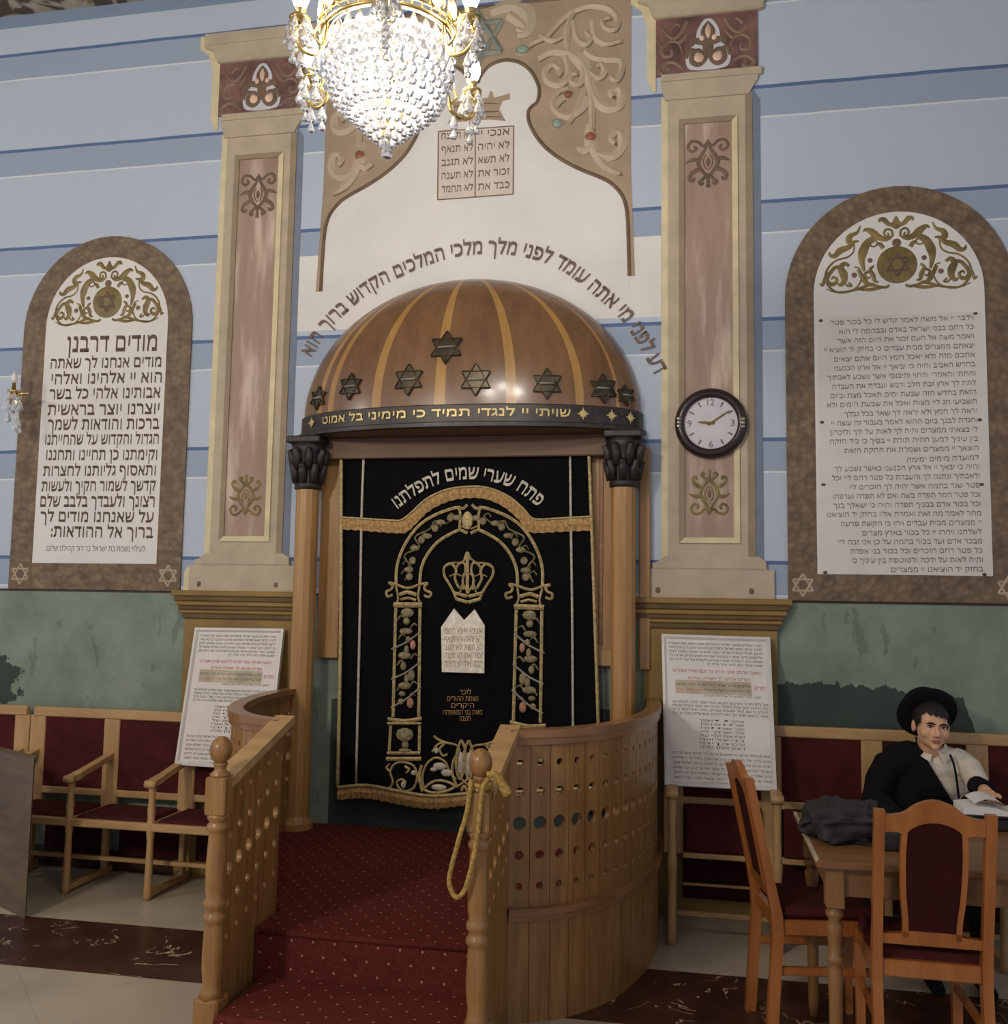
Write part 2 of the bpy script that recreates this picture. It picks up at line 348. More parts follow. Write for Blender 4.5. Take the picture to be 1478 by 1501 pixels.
    def build(s, name, mats, parent=None, origin=None):
        if not isinstance(mats, (list, tuple)): mats = [mats]
        mats = [MAT[m] if isinstance(m, str) else m for m in mats]
        if parent is not None: b = base_of(parent)
        elif origin is not None: b = Vector(origin)
        else:
            xs = [v.x for v in s.v]; ys = [v.y for v in s.v]; zs = [v.z for v in s.v]
            b = Vector(((min(xs)+max(xs))/2, (min(ys)+max(ys))/2, min(zs)))
        me = bpy.data.meshes.new(name); me.from_pydata([tuple(v-b) for v in s.v], [], s.f)
        for m in mats: me.materials.append(m)
        me.polygons.foreach_set('material_index', s.mi); me.polygons.foreach_set('use_smooth', s.sm); me.update()
        bm = bmesh.new(); bm.from_mesh(me)
        bmesh.ops.recalc_face_normals(bm, faces=bm.faces) if len(s.f) < 6000 and not getattr(s, 'norec', False) else None
        bm.to_mesh(me); bm.free()
        o = bpy.data.objects.new(name, me); COL.objects.link(o)
        if parent is not None: o.parent = parent
        else: o.location = b
        return o
def struct(o): o['kind'] = 'structure'; return o
def copy_tree(o, parent=None):
    c = o.copy(); COL.objects.link(c)
    if parent is not None: c.parent = parent
    for ch in [q for q in o.children]: copy_tree(ch, c)
    return c
def cat(pts, k=6, closed=False):                               # Catmull-Rom
    P = [Vector(p) for p in pts]; n = len(P)
    if n < 3: return P
    out = []
    for i in range(n if closed else n-1):
        a, b, c, d = (P[(i-1) % n], P[i], P[(i+1) % n], P[(i+2) % n]) if closed else (P[max(i-1, 0)], P[i], P[i+1], P[min(i+2, n-1)])
        for j in range(k):
            t = j/k; out.append(0.5*((2*b)+(c-a)*t+(2*a-5*b+4*c-d)*t*t+(3*b-a-3*c+d)*t*t*t))
    if not closed: out.append(P[-1])
    return out
def resample(P, n):
    P = [Vector(p) for p in P]; L = [0.0]
    for a, b in zip(P, P[1:]): L.append(L[-1]+(b-a).length)
    out = []; j = 0
    for i in range(n):
        s = L[-1]*i/(n-1)
        while j < len(P)-2 and L[j+1] < s: j += 1
        t = (s-L[j])/max(1e-9, L[j+1]-L[j]); out.append(P[j].lerp(P[j+1], t))
    return out
def taper(n, w0, w1=None, wm=None):                            # widths along a stroke
    w1 = w0*0.15 if w1 is None else w1; wm = w0 if wm is None else wm
    return [(w0+(wm-w0)*min(1, 2*i/(n-1))) if i < n/2 else (wm+(w1-wm)*(2*i/(n-1)-1)) for i in range(n)]
def stroke(mb, m, pts, w0, w1=None, wm=None, depth=0.004, mi=0, k=5, mirror=None):
    P = cat([m(*p) for p in pts], k); W = taper(len(P), w0, w1, wm)
    mb.ribbon(P, W, depth, mi)
    if mirror is not None: mb.ribbon([Vector((2*mirror-p.x, p.y, p.z)) for p in P], W, depth, mi)

# ------------------------------------------------------------------ Hebrew lettering
_tc = {}
def _inside(p, L):
    x, y = p; c = False; n = len(L)
    for i in range(n):
        (x0, y0), (x1, y1) = L[i], L[(i+1) % n]
        if (y0 > y) != (y1 > y) and x < (x1-x0)*(y-y0)/(y1-y0)+x0: c = not c
    return c
def tmesh(s, off=0.0):
    if s in _tc: return _tc[s]
    c = bpy.data.curves.new('lettering', 'FONT'); c.body = s[::-1]; c.resolution_u = 2; c.fill_mode = 'NONE'
    o = bpy.data.objects.new('lettering', c); COL.objects.link(o)
    bpy.context.view_layer.update()
    ev = o.evaluated_get(bpy.context.evaluated_depsgraph_get()); me = ev.to_mesh()
    co = [(v.co.x, v.co.y) for v in me.vertices]; nb = {}
    for e in me.edges:
        i, j = e.vertices; nb.setdefault(i, []).append(j); nb.setdefault(j, []).append(i)
    ev.to_mesh_clear(); bpy.data.objects.remove(o); bpy.data.curves.remove(c)
    seen = set(); loops = []
    for i in sorted(nb):
        if i in seen: continue
        L = [i]; seen.add(i)
        nx = i+1 if i+1 in nb[i] else nb[i][0]
        while nx not in seen:
            L.append(nx); seen.add(nx); k = [q for q in nb[nx] if q not in seen]
            if not k: break
            nx = min(k, key=lambda q: abs(q-nx-1))
        if len(L) > 2: loops.append([co[q] for q in L])
    area = lambda L: 0.5*sum(L[i][0]*L[(i+1) % len(L)][1]-L[(i+1) % len(L)][0]*L[i][1] for i in range(len(L)))
    A = [area(L) for L in loops]; sg = 1 if sum(A) > 0 else -1
    solid = [k for k in range(len(loops)) if A[k]*sg > 0]; holes = {k: [] for k in solid}
    extra = []
    for k in range(len(loops)):
        if k in holes: continue
        own = [q for q in solid if _inside(loops[k][0], loops[q])]
        if own: holes[min(own, key=lambda q: abs(A[q]))].append(k)
        else: extra.append(k)
    for k in extra: solid.append(k); holes[k] = []
    vs, fs = [], []
    for k in solid:
        pl = [loops[k]]+[loops[q] for q in holes[k]]; b = len(vs); flat = [p for L in pl for p in L]; vs += flat
        for t in tessellate_polygon([[Vector((x, y, 0)) for x, y in L] for L in pl]): fs.append(tuple(b+i for i in t))
    _tc[s] = (vs, fs); return _tc[s]
HH = None
def heb_h():
    global HH
    if HH is None: HH = max(y for _, y in tmesh('ה')[0])
    return HH
def text_map(mb, s, fn, off=0.012, heavy=0.0, mi=0):           # fn(u in 0..1, v in letter heights, width in letter heights)
    off = 0.0
    vs, fs = tmesh(s, off)
    if not vs: return
    x0 = min(v[0] for v in vs); x1 = max(v[0] for v in vs); H = heb_h(); wl = (x1-x0)/H
    for k, dy in enumerate((0.0, heavy, -heavy) if heavy else (0.0,)):
        P = []
        for (x, y) in vs:
            p = fn((x-x0)/(x1-x0), y/H+dy, wl); P.append(p + Vector((0, -0.00012*k, 0)))
        mb.add(P, fs, mi)
def text_line(mb, s, p0, p1, h, up=Vector((0, 0, 1)), off=0.012, heavy=0.0, mi=0):
    p0 = Vector(p0); p1 = Vector(p1)
    text_map(mb, s, lambda u, v, w_: p0.lerp(p1, u) + up*(v*h), off, heavy, mi)
def text_path(mb, s, pts, h, off=0.012, heavy=0.0, mi=0, nrm=None):
    P = resample(cat(pts, 8), 160)
    def fn(u, v, w_):
        f = u*159; i = min(158, int(f)); p = P[i].lerp(P[i+1], f-i); a = max(0, i-2); b = min(159, i+3)
        t = (P[b]-P[a]).normalized(); up = Vector((-t.z, 0, t.x)); return p + up*(v*h)
    text_map(mb, s, fn, off, heavy, mi)
# ================================================================== THE ROOM
XC = -1.245                                                    # axis of the ark and of the mural
m = MB(); m.box(-6.2, 4.2, 0.0, 0.25, -0.02, 5.6); struct(m.build('wall_back', 'wall', origin=(0, 0, 0)))
m = MB(); m.box(-6.2, 4.2, -8.5, 0.25, -0.12, 0.0); struct(m.build('floor', 'floor', origin=(0, 0, 0)))
m = MB(); m.box(-6.2, 4.2, -8.5, 0.0, 5.32, 5.45); struct(m.build('ceiling', 'ceiling', origin=(0, 0, 0)))
for a, b, nm in ((-6.2, -2.28, 'baseboard_left'), (-0.13, 4.2, 'baseboard_right')):
    m = MB(); m.box(a, b, -0.02, -0.0005, 0.0, 0.11); struct(m.build(nm, 'stone'))

# ------------------------------------------------------------------ painted pilasters
def arabesque(mb, cx, cz, s, y, flip=1, mi=0):
    f = lambda u, v: Vector((cx+u*s, y, cz+v*s*flip))
    for sg in (1, -1):
        g = lambda u, v: f(u*sg, v)
        stroke(mb, g, [(0, .95), (.2, .75), (.42, .95), (.72, .98), (.86, .72), (.68, .52), (.5, .64), (.6, .76)], .12*s, .12*s, .14*s, .003, mi)
        stroke(mb, g, [(.02, .9), (.12, .6), (.3, .3), (.42, .02), (.3, -.3), (.05, -.62)], .1*s, .14*s, .22*s, .003, mi)
        stroke(mb, g, [(.36, .1), (.6, .16), (.8, .1), (.95, .02)], .22*s, .04*s, .18*s, .003, mi)
        stroke(mb, g, [(.3, -.25), (.52, -.35), (.72, -.5), (.78, -.72), (.64, -.8), (.58, -.66)], .22*s, .1*s, .2*s, .003, mi)
        stroke(mb, g, [(.08, -.6), (.25, -.78), (.38, -.9), (.28, -1.0), (.2, -.9)], .16*s, .1*s, .14*s, .003, mi)
        stroke(mb, g, [(.1, .35), (.2, .1), (.14, -.2), (.02, -.35)], .05*s, .04*s, .06*s, .003, mi)
    stroke(mb, f, [(0, -.5), (0, -1.15)], .12*s, .2*s, .16*s, .003, mi); stroke(mb, f, [(0, 1.05), (0, .7)], .05*s, .24*s, .18*s, .003, mi)
    stroke(mb, f, [(0, .2), (0, .0), (0, -.2)], .08*s, .05*s, .22*s, .004, mi)

def pilaster(cx, dz, label, dzt):
    z = lambda v: v + dz
    r = thing('painted_pilaster', (cx, 0, z(1.617)), label, 'pilaster', 'painted pilasters beside the ark')
    m = MB(); hw = .244
    m.box(cx-hw+.035, cx+hw, -.006, -.0005, z(1.835), z(4.36)); m.build('shaft', 'beige', r)
    m = MB(); m.box(cx+hw-.038, cx+hw, -.007, -.0005, z(1.835), z(4.36)); m.build('shaded_side_strip', 'beige_d', r)  # right edge painted darker as the shaft's shaded side
    m = MB(); m.prism([(cx+hw, z(1.79)), (cx+hw+.042, z(1.82)), (cx+hw+.042, z(4.33)), (cx+hw, z(4.40))], -.0025, -.0005); m.build('painted_shadow_strip', 'slate_shadow', r)  # the mural's painted shadow beside the shaft, put into the colour
    m = MB(); m.prism([(cx-hw, z(1.80)), (cx-hw+.035, z(1.83)), (cx-hw+.035, z(4.36)), (cx-hw, z(4.39))], -.005, -.0005); m.build('lit_edge_strip', 'beige_l', r)  # left edge painted paler as the shaft's lit side
    # panel frame, one raised moulding of four mitred sides, toned as if lit and shaded
    x0, x1, z0, z1 = cx-.150, cx+.165, z(1.905), z(4.245); t = .03
    m = MB()
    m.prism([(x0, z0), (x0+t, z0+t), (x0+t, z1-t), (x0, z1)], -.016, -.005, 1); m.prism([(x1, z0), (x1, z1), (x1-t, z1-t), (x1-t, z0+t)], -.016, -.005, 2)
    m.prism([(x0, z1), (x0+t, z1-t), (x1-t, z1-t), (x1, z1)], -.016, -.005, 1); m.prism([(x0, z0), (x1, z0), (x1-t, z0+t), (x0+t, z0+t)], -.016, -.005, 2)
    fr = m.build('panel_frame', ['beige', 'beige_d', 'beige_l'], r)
    m = MB(); m.box(x0+t, x1-t, -.0075, -.006, z0+t, z1-t); pn = m.build('panel', 'marbled', r)
    pc = (x0+x1)/2
    for cz, fl, hgt, nm in ((z(3.99), 1, .17, 'upper_arabesque'), (z(2.17), -1, .16, 'lower_arabesque')):
        m = MB(); arabesque(m, pc, cz, .125 if fl > 0 else .11, -.0078, fl); m.build('arabesque', 'olive' if fl < 0 else 'tan_d', pn)
    # capital
    m = MB(); a = .275
    m.prism([(cx-hw+.02, z(4.36)), (cx+hw-.02, z(4.36)), (cx+hw+.03, z(4.44)), (cx+hw+.035, z(4.47)), (cx-hw-.005, z(4.47)), (cx-hw+.0, z(4.43))], -.018, -.0005); m.build('necking', 'beige', r)
    m = MB(); m.box(cx-a+.03, cx+a+.02, -.026, -.0005, z(4.466), z(4.505)); m.build('astragal', 'beige', r)
    m = MB(); m.box(cx-a, cx+a, -.012, -.0005, z(4.505), z(4.835)); fz = m.build('frieze', 'frieze', r)
    c0, s = z(4.67), .165
    g = lambda u, v: Vector((cx+.01+u*s, -.0125, c0+v*s))
    m = MB(); tre = cat([g(-.66, -.82), g(-.74, -.45), g(-.6, -.15), g(-.42, .02), g(-.36, .45), g(-.16, .8), g(0, .86), g(.16, .8), g(.36, .45), g(.42, .02), g(.6, -.15), g(.74, -.45), g(.66, -.82), g(.36, -.92), g(.0, -.94), g(-.36, -.92)], 5, True)
    m.prism([(p.x, p.z) for p in tre], -.018, -.012); m.build('trefoil', 'trefoil', fz)
    m = MB(); g2 = lambda u, v: Vector((cx+.01+u*s, -.0182, c0+v*s))
    for sg in (1, -1):
        h = lambda u, v: g2(u*sg, v)
        stroke(m, h, [(.0, .75), (.15, .5), (.14, .25), (.02, .05)], .06*s, .14*s, .16*s, .003)
        stroke(m, h, [(.0, .02), (.28, .08), (.5, .1), (.56, .0), (.46, -.04)], .3*s, .06*s, .2*s, .003)
        stroke(m, h, [(.08, -.08), (.1, -.5), (.3, -.72), (.52, -.6), (.5, -.32), (.3, -.24), (.16, -.4)], .2*s, .12*s, .2*s, .003)
        stroke(m, h, [(.4, -.25), (.62, -.2), (.7, -.5)], .12*s, .06*s, .16*s, .003)
    stroke(m, g2, [(0, .05), (0, -.2), (0, -.4)], .3*s, .05*s, .22*s, .003); m.build('trefoil_scrolls', 'tan_d', fz)
    m = MB()
    for (u, v, rx, rz) in ((0, .42, .1, .19), (-.2, .18, .08, .1), (.2, .18, .08, .1), (-.3, -.5, .16, .16), (.3, -.5, .16, .16)):
        m = MB(); m.gem(g2(u, v)+Vector((0, -.002, 0)), rx*s, rz*s, .006); m.build('painted_gem', 'gem_p', fz)
    m = MB(); g3 = lambda u, v: Vector((cx+u*s, -.0125, c0+v*s))
    for sg in (1, -1):
        h = lambda u, v: g3(u*sg, v)
        stroke(m, h, [(.62, .85), (.8, .5), (1.05, .3), (1.3, .45), (1.5, .85)], .12*s, .06*s, .12*s, .005)
        stroke(m, h, [(.78, -.3), (.9, .1), (1.2, .2), (1.45, .0), (1.4, -.3), (1.15, -.3), (1.15, -.1)], .05*s, .1*s, .16*s, .005)
        stroke(m, h, [(.75, -.85), (1.0, -.6), (1.3, -.55), (1.55, -.75), (1.4, -.95), (1.2, -.85), (1.3, -.72)], .08*s, .1*s, .16*s, .005)
        stroke(m, h, [(.9, .1), (.7, .3), (.6, .5)], .14*s, .03*s, .1*s, .004); stroke(m, h, [(1.2, .6), (1.0, .8), (.85, .7)], .12*s, .04*s, .1*s, .004)
        stroke(m, h, [(1.45, .0), (1.58, .2), (1.6, .45)], .14*s, .03*s, .1*s, .004)
    m.build('frieze_scrolls', 'frieze_s', fz)
    m = MB(); m.prism([(cx-a, z(4.835)), (cx+a+.02, z(4.835)), (cx+a+.03, z(4.86)), (cx+a+.045, z(4.90)), (cx+a+.09, z(4.945)), (cx+a+.09, z(5.03)), (cx-a-.10, z(5.03)), (cx-a-.10, z(4.945)), (cx-a-.04, z(4.92)), (cx-a-.02, z(4.86))], -.03, -.0005); m.box(cx-a-.01, cx+a+.03, -.034, -.0005, z(4.84), z(4.865)); m.box(cx-a-.09, cx+a+.085, -.036, -.0005, z(4.955), z(5.02)); m.build('cornice', 'beige', r)
    m = MB(); m.prism([(cx-a-.14, z(5.03)), (cx-a-.14, z(4.95)), (cx-a-.08, z(4.90)), (cx-a-.05, z(4.80)), (cx-a-.05, z(4.50)), (cx-a-.02, z(4.42)), (cx-a+.0, z(4.42)), (cx-a+.0, z(4.84)), (cx-a-.02, z(4.92)), (cx-a-.10, z(4.96)), (cx-a-.10, z(5.03))], -.008, -.0005); m.build('lit_edge_strip', 'beige_l', r)  # capital's left edge painted paler as its lit side
    # base
    m = MB(); m.prism([(cx-hw-.05, z(1.765)), (cx+hw+.055, z(1.765)), (cx+hw+.05, z(1.81)), (cx+hw+.015, z(1.835)), (cx-hw+.02, z(1.835)), (cx-hw-.03, z(1.80))], -.022, -.0005); m.box(cx-hw-.045, cx+hw+.05, -.026, -.0005, z(1.772), z(1.80)); m.build('base_moulding', 'beige', r)
    m = MB(); m.box(cx-.325, cx+.335, -.02, -.0005, z(1.617), z(1.765)); bb = m.build('base_block', 'beige', r)
    m = MB(); m.prism([(cx-.36, z(1.617)), (cx-.325, z(1.617)), (cx-.325, z(1.765)), (cx-.345, z(1.75)), (cx-.36, z(1.72))], -.016, -.0005); m.build('lit_edge_strip', 'beige_l', r)  # base block's left edge, its lit side put into the colour
    for sx in (-.26, .22): m = MB(); m.gem((cx+sx, -.0205, z(1.655)), .014, .016, .004); m.build('screw_cap', 'tan_d', bb)
    return r
PLX, PRX = -2.5715, 0.073
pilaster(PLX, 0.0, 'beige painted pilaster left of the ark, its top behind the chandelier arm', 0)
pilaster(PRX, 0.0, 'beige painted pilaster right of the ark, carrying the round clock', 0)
def pedestal(cx, label):
    r = thing('ochre_pedestal', (cx, 0, 0), label, 'pedestal', 'ochre pedestals under the pilasters')
    m = MB(); m.box(cx-.335, cx+.345, -.03, -.0005, .0, 1.46); m.build('die', 'ochre', r)
    m = MB()
    for za, zb, e, mi in ((1.585, 1.617, .085, 0), (1.555, 1.585, .07, 1), (1.53, 1.555, .06, 0), (1.505, 1.53, .045, 1), (1.485, 1.505, .035, 0), (1.455, 1.485, .022, 1)):
        m.bbox(cx-.325-e, cx+.335+e, -.035-e*.35, -.0005, za, zb, .005, mi)
    m.build('cornice', ['ochre', 'ochre_d'], r)
pedestal(PLX, 'ochre moulded pedestal under the left pilaster, behind the leaning board'); pedestal(PRX, 'ochre moulded pedestal under the right pilaster, behind the leaning board')

# ------------------------------------------------------------------ the mural over the ark
mu = thing('arch_mural', (XC, 0, 2.6), 'tan and white painted arch mural with crown above the domed ark', 'mural')
# white ground between the pilasters and under the onion arch
zr = lambda a, b: [(a, b)]
c3 = crop(*C3)
zt = 5.03; xr = PY(919, 60).x
m = MB(); m.box(PLX+.246, PRX-.246, -.0012, -.0004, 3.14, 3.595); m.build('white_band', 'white', mu)
half = [(0, 410), (14, 372), (50, 325), (100, 298), (150, 291), (205, 303), (255, 340), (288, 395), (299, 440), (290, 490), (262, 515), (246, 540), (250, 590), (280, 650), (330, 712), (410, 772), (500, 818), (580, 850), (640, 880), (690, 930), (714, 985), (724, 1060), (729, 1200), (732, 1330)]
hp = cat([c3(*q) for q in half], 4); hp[0].x = XC
hp = [p for p in hp if p.x >= XC]
right = [(p.x, p.z) for p in hp]
m = MB(); zb = hp[-1].z
left = [(2*XC-a, b) for a, b in right]
m.prism([(a, b) for a, b in right] + [(right[-1][0], 3.14), (left[-1][0], 3.14)] + left[::-1][:-1], -.0028, -.0012); m.build('white_arch', 'white', mu)
m = MB(); XR = right[-1][0]+.035
sp = right + [(XR-.004, zb), (XR-.03, 4.0), (XR-.03, zt), (XC, zt)]
def half_of(sgn):
    fx = (lambda v: v) if sgn > 0 else (lambda v: Vector((2*XC-v.x, v.y, v.z)))
    m = MB(); m.prism([(fx(Vector((a, 0, b))).x, b) for a, b in sp], -.004, -.0006); sd = m.build('spandrel', 'tan', mu)
    m = MB(); m.ribbon([fx(Vector((a, -.004, b))) for a, b in right], .022, .008); m.ribbon([fx(Vector((XC, -.004, zt))), fx(Vector((XR-.03, -.004, zt)))], .02, .006); m.build('arch_edging', 'tan_d', sd)
    mc = crop(*C3, Y=-.004); m = MB(); ms_ = MB()
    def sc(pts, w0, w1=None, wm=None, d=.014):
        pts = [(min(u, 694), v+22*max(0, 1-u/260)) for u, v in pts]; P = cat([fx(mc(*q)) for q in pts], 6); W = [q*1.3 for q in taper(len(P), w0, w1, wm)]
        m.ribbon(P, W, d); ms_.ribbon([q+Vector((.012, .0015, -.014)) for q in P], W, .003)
    sc([(225, 235), (270, 205), (330, 175), (390, 110), (450, 60), (540, 28), (630, 40), (676, 90), (660, 140), (615, 132), (604, 95), (640, 82)], .02, .02, .035)
    sc([(552, 640), (552, 520), (545, 420), (520, 330), (480, 280), (420, 250), (350, 250), (290, 285)], .02, .03, .06)
    sc([(545, 420), (570, 480), (620, 520), (680, 510), (708, 460), (680, 428), (645, 440), (655, 468)], .05, .03, .04)
    sc([(425, 270), (440, 330), (430, 380), (390, 408), (340, 390), (326, 345), (360, 310), (398, 335), (385, 365)], .03, .025, .035)
    sc([(500, 300), (512, 360), (490, 402), (455, 395), (450, 360), (480, 355)], .03, .02, .03)
    sc([(440, 255), (430, 180), (442, 100), (470, 50)], .03, .015, .03)
    sc([(465, 100), (480, 180), (520, 212), (545, 180), (520, 152)], .03, .02, .03)
    sc([(520, 330), (580, 372), (612, 345), (598, 308), (570, 318)], .03, .02, .03)
    sc([(520, 245), (560, 275), (620, 285), (690, 290), (705, 340), (670, 385), (640, 370)], .03, .02, .035)
    sc([(556, 100), (568, 175), (620, 210), (700, 195)], .03, .012, .035)
    sc([(535, 470), (500, 525), (440, 560), (390, 545), (362, 500), (390, 440), (440, 425)], .04, .02, .03)
    sc([(440, 455), (400, 480), (372, 520)], .03, .015, .035)
    sc([(548, 600), (535, 680), (580, 740), (650, 752), (710, 710), (712, 650), (670, 632), (645, 665), (665, 692)], .04, .025, .04)
    sc([(540, 670), (590, 770), (640, 815), (690, 835)], .05, .015, .04)
    sc([(520, 430), (480, 520), (440, 590)], .03, .02, .03); sc([(480, 710), (520, 722), (555, 690)], .02, .03, .04)
    sc([(300, 170), (360, 195), (420, 170)], .02, .012, .03); sc([(150, 60), (190, 90), (230, 130), (215, 150), (190, 130)], .05, .02, .05)
    sc([(60, 40), (140, 20), (210, 40), (245, 90), (235, 150), (190, 165)], .05, .03, .08)
    m.build('relief_scrolls', 'scroll', sd); ms_.build('scroll_drop_shadow', 'tan_d', sd)  # dark offset copy of the scrolls, painted as their drop shadow
    for nm, mt, gl in (('teal_gem', 'gem_t', [(219, 240, 30, 22), (386, 597, 24, 22)]), ('rust_gem', 'gem_r', [(545, 660, 22, 22), (437, 457, 19, 19)])):
        for (u, v, a, b) in gl:
            q = fx(mc(u, v)); m = MB(); m.gem(q+Vector((0, -.008, 0)), a*.00118, b*.00118, .012); g_ = m.build(nm, mt, sd)
            rr = [q+Vector((math.cos(2*PI*k/20)*a*.0014, 0, math.sin(2*PI*k/20)*b*.0014)) for k in range(21)]; m = MB(); m.ribbon(rr, .014, .014); m.build('gem_setting', 'scroll', g_)
half_of(1); half_of(-1)
# star of David in two interlaced grey triangles at the head of the arch
m = MB(); zc0 = c3(0, 190).z; R_ = abs(c3(0, 45).z-zc0)
for up in (1, -1):
    P = [Vector((XC+R_*math.sin(2*PI*k/3), -.010, zc0+up*R_*math.cos(2*PI*k/3))) for k in range(4)]
    for a, b in zip(P, P[1:]): m.ribbon([a, b], .034, .010); m.ribbon([a.lerp(b, .02)+Vector((0, -.004, 0)), b.lerp(a, .02)+Vector((0, -.004, 0))], .012, .012, 1)
m.build('interlaced_star', ['silver', 'gem_t'], mu)
# crown over the tablet
m = MB(); c2 = crop(*C2, Y=-.003)
cr = [(945, 672), (988, 618), (976, 572), (930, 545), (938, 530), (985, 552), (1032, 545), (1048, 500), (1057, 494), (1072, 540), (1108, 535), (1110, 498), (1122, 494), (1130, 536), (1168, 530), (1176, 496), (1190, 494), (1197, 530), (1240, 520), (1284, 507), (1286, 536), (1246, 546), (1226, 592), (1262, 655), (1180, 648), (1050, 655)]
m.prism([(c2(*q).x, c2(*q).z) for q in cr], -.006, -.0028); cw = m.build('painted_crown', 'tan', mu)
m = MB(); c2 = crop(*C2, Y=-.0062)
for pts in ([(975, 628), (1050, 612), (1140, 606), (1222, 604)], [(958, 655), (1050, 640), (1150, 632), (1240, 634)], [(980, 580), (1060, 566), (1150, 560), (1226, 562)]): stroke(m, c2, pts, .008, .004, .01, .003)
m.build('crown_lines', 'tan_d', cw)
# tablet of the ten sayings
c2 = crop(*C2, Y=-.003); q = [c2(897, 712), c2(1305, 682), c2(1302, 1052), c2(893, 1082)]
m = MB(); m.prism([(p.x, p.z) for p in q], -.0045, -.0028); tb = m.build('commandment_panel', 'trefoil_w', mu)
m = MB(); c2 = crop(*C2, Y=-.0046)
for a, b in (((897, 712), (1305, 682)), ((1305, 682), (1302, 1052)), ((1302, 1052), (893, 1082)), ((893, 1082), (897, 712)), ((1097, 700), (1096, 1064))): m.ribbon([c2(*a), c2(*b)], .007, .001)
rows = [('אנכי יי', 'לא תרצח'), ('לא יהיה', 'לא תנאף'), ('לא תשא', 'לא תגנב'), ('זכור את', 'לא תענה'), ('כבד את', 'לא תחמד')]
for i, (a, b) in enumerate(rows):
    y = 738+i*72
    text_line(m, a, c2(1112, y+3), c2(1282, y-10), .036, heavy=.05); text_line(m, b, c2(914, y+17), c2(1084, y+5), .036, heavy=.05)
m.build('lettering', 'tan_d', tb)

# ------------------------------------------------------------------ arched inscription
c6 = crop(*C6, Y=-.0085)
m = MB()
base = [(92, 492), (140, 412), (190, 355), (250, 300), (320, 245), (400, 203), (500, 158), (600, 124), (680, 110), (750, 105), (830, 108), (910, 122), (1000, 152), (1060, 188), (1110, 226), (1160, 268), (1215, 315), (1260, 362), (1300, 420), (1340, 490), (1378, 560)]
text_path(m, 'דע לפני מי אתה עומד לפני מלך מלכי המלכים הקדוש ברוך הוא', [c6(*p) for p in base], .070, heavy=.065)
props(m.build('wall_inscription', 'letter_wall'), 'brown Hebrew sentence painted in an arc over the dome of the ark', 'inscription')

